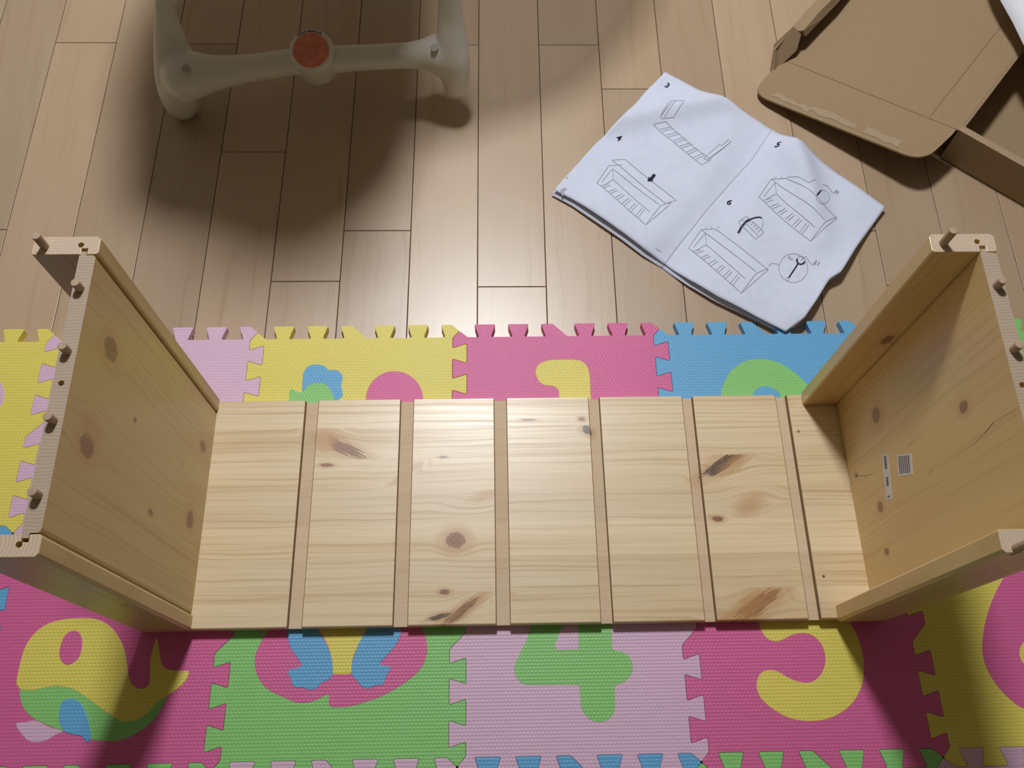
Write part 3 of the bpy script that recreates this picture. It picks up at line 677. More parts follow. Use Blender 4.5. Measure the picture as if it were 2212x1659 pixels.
TILES = [(-3, 0, 'yellow', 'disc', 'yellow foam puzzle tile with a lilac disc, beside a pine end frame'),
         (-2, 0, 'lilac', None, 'plain lilac foam puzzle tile lying partly under the end frame beside two yellow tiles'),
         (-1, 0, 'yellow', 'hen', 'yellow foam puzzle tile with blue, green and pink animal pieces above the board'),
         (0, 0, 'pink', 'one', 'pink foam puzzle tile with a yellow number one'),
         (1, 0, 'blue', 'two', 'blue foam puzzle tile with a green number two under the booklet tip'),
         (2, 0, 'green', None, 'green foam puzzle tile in the row next to the floor, beside the blue tile'),
         (-3, -1, 'blue', None, 'blue foam puzzle tile next to the whale tile, mostly out of view'),
         (-2, -1, 'pink', 'whale', 'pink foam puzzle tile with a yellow and green whale'),
         (-1, -1, 'green', 'butterfly', 'green foam puzzle tile with pink, blue and yellow butterfly pieces'),
         (0, -1, 'lilac', 'four', 'lilac foam puzzle tile with a green number four'),
         (1, -1, 'pink', 'five', 'pink foam puzzle tile with a yellow number five'),
         (2, -1, 'yellow', 'six', 'yellow foam puzzle tile with a pink number six'),
         (-2, -2, 'green', None, 'green foam puzzle tile whose teeth lock into the whale tile'),
         (-1, -2, 'lilac', None, 'lilac foam puzzle tile whose teeth lock into the butterfly tile'),
         (0, -2, 'blue', None, 'blue foam puzzle tile whose teeth lock into the number four tile'),
         (1, -2, 'green', None, 'green foam puzzle tile whose teeth lock into the number five tile'),
         (2, -2, 'lilac', None, 'lilac foam puzzle tile whose teeth lock into the number six tile')]
PIECE = {'whale': ['whale_belly', 'whale_body', 'whale_fin', 'whale_fin', 'whale_eye'], 'butterfly': ['butterfly_wing', 'butterfly_body', 'butterfly_pattern', 'butterfly_pattern'],
         'four': ['number_piece', 'number_core'], 'five': ['number_piece'], 'six': ['number_piece', 'number_core'], 'one': ['number_piece'],
         'two': ['number_piece', 'number_core'], 'hen': ['animal_wing', 'animal_head', 'animal_body'], 'disc': ['disc_piece']}
for i, j, cname, ins, label in TILES:
    o = bpy.data.objects.new('foam_mat_tile', tile_me[cname])
    o.location = (i * T, j * T, 0)
    link(o)
    tag(o, label, 'play mat', 'interlocking foam play mat tiles')
    if ins:
        for (cn, lvl, pts), pname in zip(INSERTS[ins], PIECE[ins]):
            q = catmull(pts, 3)
            bm = bmesh.new(); prism(bm, q, ZM - .004, ZM + .0003 * lvl, .0006)
            pc = mesh_obj(pname, bm, FOAM[cn], o)
            pc['label'] = cn + ' foam piece set into the tile'

# ------------------------------------------------------------------ bench board (laminated pine with six grooves)
BX0, BX1 = -.4045, .556
BZ0, BZ1 = ZM + .0003, .030
GROOVES = [(-.2168, -.1990), (-.0823, -.0642), (.0502, .0675), (.1849, .2000), (.3190, .3335), (.4533, .4688)]
board = tag(empty('bench_board', (0, 0, 0)), 'long pine board with six cross grooves lying flat on the foam mat', 'board')
SB = [-.1330, -.0915, -.0450, .0010, .0470, .0925, .1390, .1815]
gd, ch = .0085, .0010
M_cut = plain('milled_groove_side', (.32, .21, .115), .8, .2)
prof = [(BX0, BZ0), (BX1, BZ0), (BX1, BZ1 - .001), (BX1 - .001, BZ1)]
for a, b_ in reversed(GROOVES):
    prof += [(b_ + ch, BZ1), (b_, BZ1 - ch), (b_, BZ1 - gd), (a, BZ1 - gd), (a, BZ1 - ch), (a - ch, BZ1)]
prof += [(BX0 + .001, BZ1), (BX0, BZ1 - .001)]
for s, (y0, y1) in enumerate(zip(SB, SB[1:])):
    kn = [k for k in BOARD_KNOTS if y0 - .0005 <= k[1] < y1 + .0005]
    m = pine('pine_board_stave_%d' % s, 'x', 'y', kn, board, 1.0, .06, (1, 1, 1), 1.25)
    bm = bmesh.new()
    front = .0012 if s == 0 else 0
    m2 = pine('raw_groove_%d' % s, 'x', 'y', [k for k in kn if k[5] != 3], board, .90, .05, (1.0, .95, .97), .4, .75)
    vs = []
    for y, dz in ((y0, front), (y0 + front + 1e-5, 0), (y1, 0)):
        vs.append([bm.verts.new((x, y, z - (dz if z > BZ1 - .003 else 0))) for x, z in prof])
    n = len(prof)
    for a, b_ in zip(vs, vs[1:]):
        for i in range(n):
            f = bm.faces.new((a[i], a[(i + 1) % n], b_[(i + 1) % n], b_[i]))
            za, zb_ = prof[i][1], prof[(i + 1) % n][1]
            lo = BZ1 - gd + 1e-6
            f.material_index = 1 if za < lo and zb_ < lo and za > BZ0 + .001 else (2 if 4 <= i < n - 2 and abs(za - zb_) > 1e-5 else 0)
    bm.faces.new(list(reversed(vs[0]))); bm.faces.new(vs[-1])
    bmesh.ops.recalc_face_normals(bm, faces=bm.faces)
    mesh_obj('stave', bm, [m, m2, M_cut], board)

# ------------------------------------------------------------------ end frames: two posts and a tongued panel, with dowels
ZB, HT = .0298, .412
M_dowel = plain('beech_dowel', (.50, .36, .25), .6, .3, noise_amt=.12, noise_scale=300)
M_sticker = plain('sticker_paper', (.75, .74, .76), .6)
M_ink = plain('grey_print', (.16, .16, .19), .7)
M_crack = plain('dark_crack', (.10, .055, .03), .9, .1)
W_, SX0, SX1, PX0, PX1 = .066, .0490, .0546, .0478, .0642
def end_frame(name, label, xl, rear, front, lean, knots, post_knots, ringc, dowel_y, hole_y, tall, tone):
    f = empty(name, (xl, 0, ZB))
    f.rotation_euler.x = lean
    tag(f, label, 'end frame')
    pk = [(z - ZB, y, a * 1.5, b_ * 1.1, g, k) for z, y, a, b_, g, k in knots]
    m_panel = pine(name + '_panel_pine', 'z', 'y', pk, f, tone, .0, (1.02, .91, .60), .7)
    m_edge = end_grain(name + '_panel_end', .05, .35, .64, 300.0, f)
    eps = .0006
    # panel with tongues
    y0, y1 = front[1] + eps * 2, rear[0] - eps * 2
    c = .003
    pp = [(PX0, y0), (SX0, y0), (SX0, y0 - .0045), (SX1, y0 - .0045), (SX1, y0), (PX1 - c, y0), (PX1 - .0006, y0 + c * .55), (PX1, y0 + c * 1.4),
          (PX1, y1 - c * 1.4), (PX1 - .0006, y1 - c * .55), (PX1 - c, y1), (SX1, y1), (SX1, y1 + .0045), (SX0, y1 + .0045), (SX0, y1), (PX0, y1)]
    bm = bmesh.new(); prism(bm, pp, 0, HT, 0, None, 0, 1)
    panel = mesh_obj('panel', bm, [m_panel, m_edge], f)
    cs = []
    for y in hole_y['panel']:
        b2 = bmesh.new(); cyl(b2, (.0555, y), .0029, HT - .02, HT + .01, 18); cs.append(b2)
    cut_holes(panel, cs)
    # posts
    for which, (ya, yb) in (('rear', rear), ('front', front)):
        kk = post_knots.get(which, [])
        m_post = pine(name + '_' + which + '_post_pine', 'z', 'x', kk, f, tone * .98, .0, (1.02, .91, .60), .7)
        rc = ringc[which]
        m_end = end_grain(name + '_' + which + '_post_end', rc[0], rc[1], .86, rc[2], f)
        s = 1 if which == 'rear' else -1            # slot opens towards the panel
        ys = ya if which == 'rear' else yb          # slot side
        yo = yb if which == 'rear' else ya
        c = .0032
        d = .0068 * s
        pts = [(c * .6, ys), (SX0 - .0003, ys), (SX0 - .0003, ys + d), (SX1 + .0003, ys + d), (SX1 + .0003, ys), (W_ - c, ys), (W_ - .0008, ys + s * .0008), (W_, ys + c * s),
               (W_, yo - c * s), (W_ - c, yo), (c, yo), (0, yo - c * s), (0, ys + c * .6 * s)]
        bm = bmesh.new(); prism(bm, pts, 0, HT, .0006, None, 0, 1)
        post = mesh_obj('post', bm, [m_post, m_end], f)
        b2 = bmesh.new(); cyl(b2, (.0475, hole_y[which]), .0029, HT - .02, HT + .01, 18)
        cut_holes(post, [b2])
        bm = bmesh.new(); cyl(bm, (.0125, tall[which]), .0042, HT - .01, HT + tall['h'], 18, 0, .0008)
        mesh_obj('dowel', bm, M_dowel, f)
    for y in dowel_y:
        bm = bmesh.new(); cyl(bm, (.0555, y), .0042, HT - .01, HT + .0125, 18, 0, .0008)
        mesh_obj('dowel', bm, M_dowel, f)
    return f

left_frame = end_frame('end_frame', 'pine end frame with a knotty uncracked panel, standing near the whale tile', -.4045, (.1665, .1875), (-.1345, -.1145), .004,
    LEFT_KNOTS, {'front': [(.185, .053, .007, .005, 0, 1)]}, {'rear': (.022, .205, 330.0), 'front': (.018, -.122, 300.0)},
    [.1275, .0600, -.0100, -.0800], {'panel': [.0275], 'rear': .1775, 'front': -.1235}, {'rear': .1757, 'front': -.1235, 'h': .020}, .72)
right_frame = end_frame('end_frame', 'pine end frame with a cracked panel carrying two white paper stickers', .490, (.1655, .1865), (-.1365, -.1155), .020,
    RIGHT_KNOTS, {'rear': [(.210, .036, .013, .007, 0, 1)]}, {'rear': (.062, .170, 380.0), 'front': (.020, -.125, 420.0)},
    [.1262, .0570, -.0100, -.0800], {'panel': [.0210], 'rear': .1772, 'front': -.1255}, {'rear': .1755, 'front': -.1330, 'h': .024}, .82)
# stickers and the crack in the right panel (on the face that looks at the other frame)
def on_panel(y, z, dx):
    return (PX0 - dx, y, z - ZB)
for k, st in enumerate(STICKERS):
    bm = bmesh.new()
    a = [bm.verts.new(on_panel(y, z, -.0002)) for y, z in st]
    b_ = [bm.verts.new(on_panel(y, z, .0003)) for y, z in st]
    bm.faces.new(a); bm.faces.new(list(reversed(b_)))
    for i in range(4): bm.faces.new((a[i], a[(i + 1) % 4], b_[(i + 1) % 4], b_[i]))
    bmesh.ops.recalc_face_normals(bm, faces=bm.faces)
    s_ = mesh_obj('sticker', bm, M_sticker, right_frame)
    s_['label'] = 'narrow white paper sticker with small print' if k == 0 else 'square white paper sticker with small print'
    p0, p1, p2, p3 = [Vector(q) for q in st]
    bm = bmesh.new()
    rows = [(.35, .70, .03, .32), (.35, .70, .5, .70), (.3, .75, .92, .96)] if k == 0 else [(.12 + .13 * r, .2 + .13 * r, .08, .9) for r in range(6)]
    rnd_ = random.Random(3)
    for u0, u1, v0, v1 in rows:
        v = v0
        while v < v1:
            dv = rnd_.uniform(.02, .045) if k == 0 else rnd_.uniform(.06, .12)
            qs = []
            for uu, vv in ((u0, v), (u1, v), (u1, min(v + dv * .75, v1)), (u0, min(v + dv * .75, v1))):
                if k == 0: q = p0.lerp(p1, uu).lerp(p3.lerp(p2, uu), vv)
                else: q = p0.lerp(p1, uu).lerp(p3.lerp(p2, uu), vv)
                qs.append(bm.verts.new(on_panel(q.x, q.y, .0005)))
            bm.faces.new(qs)
            v += dv
    mesh_obj('sticker_print', bm, M_ink, s_)
for pts, w0 in ((CRACK, .0022), (CRACK_SMALL, .0012)):
    bm = bmesh.new(); prev = None
    for i, (y, z) in enumerate(pts):
        w = w0 * (1 - .75 * i / (len(pts) - 1))
        pr = [bm.verts.new(on_panel(y, z - w, .0002)), bm.verts.new(on_panel(y, z + w * .6, .0002))]
        if prev: bm.faces.new((prev[0], prev[1], pr[1], pr[0]))
        prev = pr
    mesh_obj('panel_crack', bm, M_crack, right_frame)

# ------------------------------------------------------------------ assembly booklet
def _seg(x, y, ax, ay, bx, by):
    dx, dy = bx - ax, by - ay
    t = ((x - ax) * dx + (y - ay) * dy) / (dx * dx + dy * dy)
    tc = min(max(t, 0), 1)
    return math.hypot(x - ax - tc * dx, y - ay - tc * dy), t
def paper_h(x, y):
    """height of the crumpled booklet pages above the floor"""
    z = .005
    d, t = _seg(x, y, .522, .681, .320, .417)          # gutter valley
    z += .006 * (1 - math.exp(-(d / .035) ** 2))
    d, t = _seg(x, y, .548, .628, .572, .455)          # ridge in the right page
    z += .026 * math.exp(-(d / .027) ** 2) * (1 - .6 * min(max(t, 0), 1))
    d, t = _seg(x, y, .625, .410, .530, .310)
    z += .014 * math.exp(-(d / .035) ** 2)
    d, t = _seg(x, y, .250, .690, .455, .740)          # fold across the left page
    z += .014 * math.exp(-(d / .022) ** 2)
    d, t = _seg(x, y, .330, .480, .420, .600)
    z += .004 * math.exp(-(d / .03) ** 2)
    d, t = _seg(x, y, .215, .520, .300, .455)
    z += .006 * math.exp(-(d / .03) ** 2)
    d, t = _seg(x, y, .48, .33, .40, .37)
    z += .007 * math.exp(-(d / .05) ** 2)
    z += .0012 * math.sin(x * 61 + y * 23) * math.sin(y * 47 - x * 18)
    return z

M_paper = plain('white_paper', (.71, .755, .91), .8, .2, noise_amt=.03, noise_scale=60)
M_line = plain('grey_line_print', (.34, .35, .42), .8, .1)
M_black = plain('black_print', (.03, .03, .05), .7, .1)
M_smudge = plain('grey_smudge', (.45, .46, .50), .9, .1)
booklet = tag(empty('instruction_booklet', (0.42, .55, 0)), 'open white instruction booklet with numbered line drawings lying on the plank floor', 'booklet')
def edge_at(e, t):
    n = len(e) - 1
    k = min(int(t * n), n - 1)
    return Vector(e[k]).lerp(Vector(e[k + 1]), t * n - k)
def coons(l, r, t, b_, u, v):
    """surface patch between four edges; u along t and b, v along l and r"""
    P = edge_at(t, u) * (1 - v) + edge_at(b_, u) * v + edge_at(l, v) * (1 - u) + edge_at(r, v) * u
    c00, c10, c01, c11 = Vector(t[0]), Vector(t[-1]), Vector(b_[0]), Vector(b_[-1])
    return P - (c00 * (1 - u) * (1 - v) + c10 * u * (1 - v) + c01 * (1 - u) * v + c11 * u * v)
def page(name, l, r, t, b_, dz, thick=.0003, nu=48, nv=48, zfun=None):
    zfun = zfun or paper_h
    bm = bmesh.new()
    top, bot = [], []
    for i in range(nu + 1):
        for j in range(nv + 1):
            q = coons(l, r, t, b_, i / nu, j / nv)
            z = max(zfun(q.x, q.y), .0012) + dz
            top.append(bm.verts.new((q.x - booklet.location.x, q.y - booklet.location.y, z)))
            bot.append(bm.verts.new((q.x - booklet.location.x, q.y - booklet.location.y, z - thick)))
    I = lambda i, j: i * (nv + 1) + j
    for i in range(nu):
        for j in range(nv):
            a, b2, c, d = I(i, j), I(i + 1, j), I(i + 1, j + 1), I(i, j + 1)
            bm.faces.new((top[a], top[b2], top[c], top[d])); bm.faces.new((bot[d], bot[c], bot[b2], bot[a]))
    rim = [I(i, 0) for i in range(nu + 1)] + [I(nu, j) for j in range(1, nv + 1)] + [I(i, nv) for i in range(nu - 1, -1, -1)] + [I(0, j) for j in range(nv - 1, 0, -1)]
    for a, b2 in zip(rim, rim[1:] + rim[:1]):
        bm.faces.new((top[b2], top[a], bot[a], bot[b2]))
    bmesh.ops.recalc_face_normals(bm, faces=bm.faces)
    return mesh_obj(name, bm, M_paper, booklet, True)
E_ = PAGE_EDGES
def straight(a, b_): return [tuple(Vector(a).lerp(Vector(b_), k / 5)) for k in range(6)]
left_edge = list(reversed(E_['left']))
right_page_top = straight(E_['gutter'][0], E_['right'][0])
page('left_page', left_edge, E_['gutter'], E_['top_l'], E_['bot_l'], 0)
page('right_page', E_['gutter'], E_['right'][:-1] + [E_['bot_r'][-1]], right_page_top, E_['bot_r'], 0)
# sheets underneath, slightly shifted and flatter
def under(x, y): return paper_h(x, y) * .45
sh = Vector((-.004, -.005))
mv = lambda e: [tuple(Vector(q) + sh) for q in e]
page('under_page', mv(left_edge), mv(E_['gutter']), mv(E_['top_l']), mv(E_['bot_l']), -.0008, zfun=under, nu=24, nv=24)
page('under_page', mv(E_['gutter']), E_['right'][:-1] + [E_['bot_r'][-1]], right_page_top, E_['bot_r'], -.0008, zfun=under, nu=24, nv=24)
bx, by = booklet.location.x, booklet.location.y
loc = lambda pts: [(x - bx, y - by) for x, y in pts]
hz = lambda x, y: paper_h(x + bx, y + by)
bm = bmesh.new()
for w, pts in MANUAL_LINES:
    ribbon(bm, loc(pts), w, hz, .0005, 1 if w > .002 else 0)
mesh_obj('line_drawing', bm, [M_line, M_black], booklet)
bm = bmesh.new(); bm.faces.new([bm.verts.new((x, y, hz(x, y) + .0006)) for x, y in loc(MANUAL_ARROW)])
mesh_obj('printed_arrow', bm, M_black, booklet)
bm = bmesh.new()
for s in MANUAL_SMUDGES: bm.faces.new([bm.verts.new((x, y, hz(x, y) + .0006)) for x, y in loc(s)])
mesh_obj('smudge', bm, M_smudge, booklet)
def text_mesh(s, size, name, m, parent, M, zf=None, bold=0):
    cu = bpy.data.curves.new(name, 'FONT')
    cu.body = s; cu.size = size; cu.align_x = 'CENTER'; cu.align_y = 'CENTER'; cu.offset = bold; cu.resolution_u = 4
    t = bpy.data.objects.new(name, cu); C.objects.link(t)
    bpy.context.view_layer.update()
    me = bpy.data.meshes.new_from_object(t.evaluated_get(bpy.context.evaluated_depsgraph_get()))
    bpy.data.objects.remove(t); bpy.data.curves.remove(cu)
    me.transform(M)
    if zf:
        for v in me.vertices: v.co.z = zf(v.co.x, v.co.y) + .0006
    me.materials.clear(); me.materials.append(m)
    me.name = name
    return link(bpy.data.objects.new(name, me), parent)
pdir = (Vector(E_['top_l'][-1]) - Vector(E_['top_l'][0])).normalized()
pang = math.atan2(pdir.y, pdir.x)
for s, (x, y) in MANUAL_NUMBERS.items():
    M = Matrix.Translation((x - bx, y - by, 0)) @ Matrix.Rotation(pang, 4, 'Z')
    text_mesh(s, .0155 if s != '6x' else .0085, 'printed_number', M_black if s != '6x' else M_line, booklet, M, hz, .0003 if s != '6x' else 0)

# ------------------------------------------------------------------ cardboard box with open lid
M_card = plain('cardboard', (.355, .25, .145), .85, .15, noise_amt=.05, noise_scale=240)
M_cardin = plain('cardboard_edge', (.42, .30, .19), .9, .1, noise_amt=.1, noise_scale=200)
M_tape = plain('tape_residue', (.40, .295, .185), .45, .4)
O_ = Vector((.7985, .6215, 0))
e = Vector((.764, -.645, 0)).normalized()
d_ = Vector((.645, .764, 0)).normalized()
cb = tag(empty('cardboard_box', O_), 'opened brown cardboard box with its lid folded out over the plank floor', 'box')
FR = Matrix(((e.x, d_.x, 0, 0), (e.y, d_.y, 0, 0), (0, 0, 1, 0), (0, 0, 0, 1)))      # local (e, d, z)
BW, BL, BH = .33, .86, .070
def part(name, boxes, m=M_card, extra=None):
    bm = bmesh.new()
    for bb in boxes: box(bm, *bb, FR)
    return mesh_obj(name, bm, m, cb)
part('box_bottom', [(0, BW, 0, BL, .0005, .004)])
part('near_wall', [(0, BW, 0, .005, .0005, BH), (0, BW, .0055, .0125, .004, BH)])
bm = bmesh.new(); box(bm, 0, BW, .0, .0125, BH, BH + .0008, FR); mesh_obj('near_wall_fold', bm, M_cardin, cb)
part('hinge_wall', [(0, .005, .013, BL, .0005, BH)])
part('side_wall', [(BW - .005, BW, .013, BL, .0005, BH)])
part('far_wall', [(0, BW, BL, BL + .005, .0005, BH)])
# lid: plane that falls from the hinge to the floor
LW = .312
def lid_z(u): return BH + .0005 + (BH - .016) * (u / LW) * 1.0        # u runs 0 .. -LW
def lid_pt(u, v, dz=0): return FR @ Vector((u, v, max(lid_z(u), .004) + dz))
bm = bmesh.new()
lid_out = [(0, -.004)] + [(0, BL)] + [(-LW, BL), (-LW, -.004)]
def sheet(bm, outline, th, grid=True, dzf=None):
    dzf = dzf or (lambda u, v: 0)
    if area2(outline) < 0: outline = list(reversed(outline))
    t = [bm.verts.new(lid_pt(u, v, dzf(u, v))) for u, v in outline]
    b2 = [bm.verts.new(lid_pt(u, v, dzf(u, v) - th)) for u, v in outline]
    bm.faces.new(t); bm.faces.new(list(reversed(b2)))
    n = len(outline)
    for i in range(n): bm.faces.new((b2[i], b2[(i + 1) % n], t[(i + 1) % n], t[i]))
    bmesh.ops.recalc_face_normals(bm, faces=bm.faces)
lid_m = M_card
sheet(bm, [(0, .0), (0, BL), (-LW, BL), (-LW, .0)], .0035)
lid = mesh_obj('lid', bm, lid_m, cb)
for u0, v0, u1, v1 in ((-.050, .004, -.050, BL - .004),):
    bm = bmesh.new()
    bm.faces.new([bm.verts.new(lid_pt(u, v, .0004)) for u, v in ((u0 - .0009, v0), (u0 + .0009, v0), (u1 + .0009, v1), (u1 - .0009, v1))])
    mesh_obj('score_line', bm, plain('score_line_card', (.27, .185, .105), .9, .1), lid)
# tuck flap with rounded corners, sloping a little down from the crease
flap = round_poly([(-.004, -.0005), (-LW - .004, -.0005), (-LW + .005, -.098), (-.012, -.088)], .055, 8)
flap = [(-.004, -.0008), (-LW - .002, -.0008)] + [q for q in round_poly([(-LW - .002, -.02), (-LW - .004, -.094), (-.014, -.086), (-.004, -.012)], .055, 10, False)]
bm = bmesh.new()
sheet(bm, flap, .0035, dzf=lambda u, v: v * .05)
flap_o = mesh_obj('tuck_flap', bm, lid_m, cb)
# strips where tape was torn off
def strip(u0, u1, v0, v1, seed, lift):
    r = random.Random(seed)
    n = 9
    a = [(u0 + (u1 - u0) * k / n, v0 + r.uniform(-.0025, .0025)) for k in range(n + 1)]
    b2 = [(u0 + (u1 - u0) * k / n, v1 + r.uniform(-.003, .003)) for k in range(n, -1, -1)]
    bm = bmesh.new(); bm.faces.new([bm.verts.new(lid_pt(u, v, v * .05 + lift)) for u, v in a + b2])
    mesh_obj('tape_mark', bm, M_tape, flap_o)
strip(-.285, -.215, -.083, -.074, 1, .0006)
strip(-.215, -.135, -.080, -.068, 2, .0006)
strip(-.120, -.060, -.079, -.066, 3, .0006)
# folded dust flap along the lid's far long edge
prof_d = [(-LW, .012), (-LW - .020, .036), (-LW - .016, .054), (-LW + .004, .058), (-LW + .012, .046)]
bm = bmesh.new()
ns = 16
rows = []
for k in range(ns + 1):
    row = []
    for i, (u, z) in enumerate(prof_d):
        start = (-.030, -.012, .022, .036, .040)[i]
        v = start + (BL - start) * k / ns
        wob = .0015 * math.sin(k * 2.1 + i)
        row.append((u + wob, v, z + wob * .6))
    rows.append(row)
t = [[bm.verts.new(FR @ Vector(q)) for q in row] for row in rows]
for a, b2 in zip(t, t[1:]):
    for i in range(len(prof_d) - 1): bm.faces.new((a[i], a[i + 1], b2[i + 1], b2[i]))
dust = mesh_obj('dust_flap', bm, M_card, cb)
md = dust.modifiers.new('thickness', 'SOLIDIFY'); md.thickness = .003
# torn fold end
bm = bmesh.new()
pts = [(-LW - .004, -.034, .010), (-LW - .024, -.004, .040), (-LW - .014, .030, .060), (-LW + .002, .034, .050), (-LW + .010, .018, .030), (-LW + .002, -.010, .014)]
bm.faces.new([bm.verts.new(FR @ Vector(q)) for q in pts])
torn = mesh_obj('torn_corner', bm, M_card, cb)
md = torn.modifiers.new('thickness', 'SOLIDIFY'); md.thickness = .003

# white packing sheet poking out of the box
M_white = plain('white_packing_foam', (.82, .83, .90), .7, .3)
ps = tag(empty('packing_sheet', O_ + FR @ Vector((.15, .45, .005))), 'white curved packing sheet bulging out of the cardboard box', 'packing')
near = [(-.125, .31), (-.098, .278), (-.072, .252), (-.036, .221), (0, .186), (.05, .150), (.12, .132), (.20, .135)]
far = [(.02, .66), (.05, .655), (.08, .65), (.11, .645), (.15, .64), (.19, .635), (.24, .63), (.29, .62)]
bm = bmesh.new()
rows = []
NV = 18
for (na, nb) in zip(near, far):
    row = []
    for j in range(NV + 1):
        v = j / NV
        u_ = na[0] + (nb[0] - na[0]) * v
        w_ = na[1] + (nb[1] - na[1]) * v
        z = .108 + .05 * math.sin(v * 3.1416) - .098 * v ** 3 + .003 * math.sin(9 * u_ + 14 * v)
        row.append(bm.verts.new(FR @ Vector((u_ - .15, w_ - .45, max(z - .005, .001)))))
    rows.append(row)
for a, b2 in zip(rows, rows[1:]):
    for j in range(NV): bm.faces.new((a[j], a[j + 1], b2[j + 1], b2[j]))
sh_o = mesh_obj('sheet', bm, M_white, ps, True)
md = sh_o.modifiers.new('thickness', 'SOLIDIFY'); md.thickness = .002

# ------------------------------------------------------------------ baby rocker (base in view, seat above)
M_plastic = plain('cream_plastic', (.72, .71, .61), .32, .5)
M_orange = plain('orange_wood_print', (.72, .24, .14), .5, .4, noise_amt=.22, noise_scale=60)
M_seat = plain('beige_seat_fabric', (.42, .36, .28), .9, .1)
M_rub = plain('grey_rubber', (.16, .15, .14), .8)
rk = tag(empty('baby_rocker', (0, 0, 0)), 'cream plastic baby rocker base with crossbar and orange round badge on the floor', 'baby rocker')
Xa, Ya, Za = Vector((1, 0, 0)), Vector((0, 1, 0)), Vector((0, 0, 1))
bm = bmesh.new()
loft(bm, [(c, ra, rb, Ya, Za) for c, ra, rb in CROSSBAR], 24)
for st in (LEG_LEFT, LEG_RIGHT):
    loft(bm, [(c, ra, rb, Xa, Ya) for c, ra, rb in st], 24)
base = mesh_obj('base_frame', bm, M_plastic, rk, True)
md = base.modifiers.new('blend', 'REMESH'); md.mode = 'VOXEL'; md.voxel_size = .004; md.use_smooth_shade = True
md = base.modifiers.new('soften', 'SMOOTH'); md.iterations = 26; md.factor = .5
for x in (-.40, -.06):
    bm = bmesh.new()
    tube(bm, [(x, 1.52, .018), (x, 1.50, .05), (x, 1.46, .16), (x, 1.40, .34), (x, 1.34, .62)], [.018, .024, .024, .021, .019], 16)
    mesh_obj('leg', bm, M_plastic, rk, True)
for (c, r, h) in FEET:
    bm = bmesh.new(); cyl(bm, (c[0], c[1]), r, 0.0002, h, 20, 0, .004)
    mesh_obj('foot', bm, M_plastic, rk)
# hub with badge, tilted towards the room
hub = Vector(HUB)
HM = Matrix.Translation(hub) @ Matrix.Rotation(HUB_TILT, 4, 'X')
bm = bmesh.new()
prism(bm, [(.0355 * math.cos(6.28318 * k / 40), .0355 * math.sin(6.28318 * k / 40)) for k in range(40)], -.036, .016, .006, HM)
hub_o = mesh_obj('hub', bm, M_plastic, rk, False)
bm = bmesh.new()
prism(bm, [(.0285 * math.cos(6.28318 * k / 40), .0285 * math.sin(6.28318 * k / 40) - .001) for k in range(40)], .010, .0175, .0012, HM)
mesh_obj('badge', bm, M_orange, hub_o)
bm = bmesh.new()
for a0, a1 in ((128, 131), (121, 125), (113, 118), (104, 109), (96, 99.5), (91, 95), (86, 90), (81, 85), (75, 78), (66, 71), (58, 63)):
    q = []
    for a, r in ((a0, .0300), (a1, .0300), (a1, .0325), (a0, .0325)):
        q.append(bm.verts.new(HM @ Vector((r * math.cos(math.radians(a)), r * math.sin(math.radians(a)) - .001, .0164))))
    bm.faces.new(q)
mesh_obj('badge_lettering', bm, M_black, hub_o)
for c in CAPS:
    bm = bmesh.new()
    prism(bm, [(.0062 * math.cos(6.28318 * k / 16), .0062 * math.sin(6.28318 * k / 16)) for k in range(16)], -.004, .0012, .0005, Matrix.Translation(c) @ Matrix.Rotation(HUB_TILT, 4, 'X'))
    mesh_obj('screw_cap', bm, plain('screw_cap_grey', (.40, .39, .33), .6), rk)
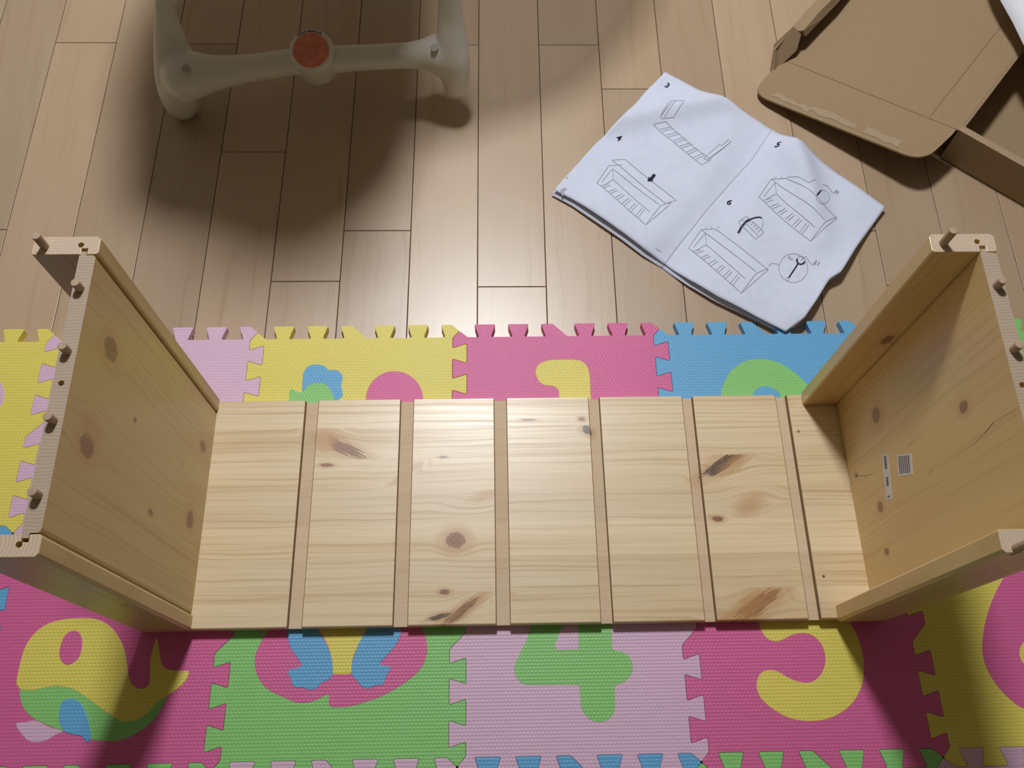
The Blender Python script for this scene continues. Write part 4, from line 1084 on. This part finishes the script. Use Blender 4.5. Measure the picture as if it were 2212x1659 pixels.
# seat above the frame; tray and hood added to shape the floor shadow
bm = bmesh.new(); prism(bm, catmull(SEAT, 3), .52, .62, .02)
mesh_obj('seat', bm, M_seat, rk)
bm = bmesh.new(); prism(bm, catmull(SHADOW_TRAY, 3), .885, .91, .008)
mesh_obj('shadow_tray', bm, M_plastic, rk)  # unseen slab added to fade out the near end of the seat shadow
for x in (-.265, -.115):
    bm = bmesh.new(); tube(bm, [(x, .95, .60), (x, .93, .74), (x, .87, .86), (x * .97, .80, .90)], .010, 12)
    mesh_obj('shadow_tray_arm', bm, M_plastic, rk, True)  # only there to hold up the added slab
m_hood, nt, b = mat_new('shadow_hood_sheer')
b.inputs['Base Color'].default_value = (.75, .75, .72, 1)
b.inputs['Roughness'].default_value = .9
tr = nd(nt, 'ShaderNodeBsdfTransparent')
mx = nd(nt, 'ShaderNodeMixShader'); mx.inputs[0].default_value = .58  # opacity sets how dark the arc shadow gets
nt.links.new(tr.outputs[0], mx.inputs[1]); nt.links.new(b.outputs[0], mx.inputs[2])
nt.links.new(mx.outputs[0], nt.nodes['Material Output'].inputs[0])
bm = bmesh.new()
rim = catmull(SHADOW_HOOD, 3)
lv = []
for s, zz in ((1, .53), (.92, .585), (.7, .64), (.35, .67)):
    lv.append([bm.verts.new((.06 + (x - .06) * s, 1.06 + (y - 1.06) * s, zz)) for x, y in rim])
for a, b2 in zip(lv, lv[1:]):
    for i in range(len(rim)): bm.faces.new((a[i], a[(i + 1) % len(rim)], b2[(i + 1) % len(rim)], b2[i]))
bm.faces.new(lv[-1])
mesh_obj('shadow_hood', bm, m_hood, rk, True)  # unseen, added to cast the paler arc beside the seat shadow
bm = bmesh.new(); prism(bm, catmull([(-.38, 1.40), (-.23, 1.44), (-.08, 1.40), (-.10, 1.49), (-.23, 1.54), (-.36, 1.49)], 4), .68, 1.0, .03)
mesh_obj('backrest', bm, M_seat, rk)
bm = bmesh.new(); tube(bm, [(x, y, .53) for x, y in catmull(SHADOW_HOOD, 3)[:-6]], .004, 8)
mesh_obj('shadow_hood_rim', bm, M_plastic, rk, True)  # edge of the added hood
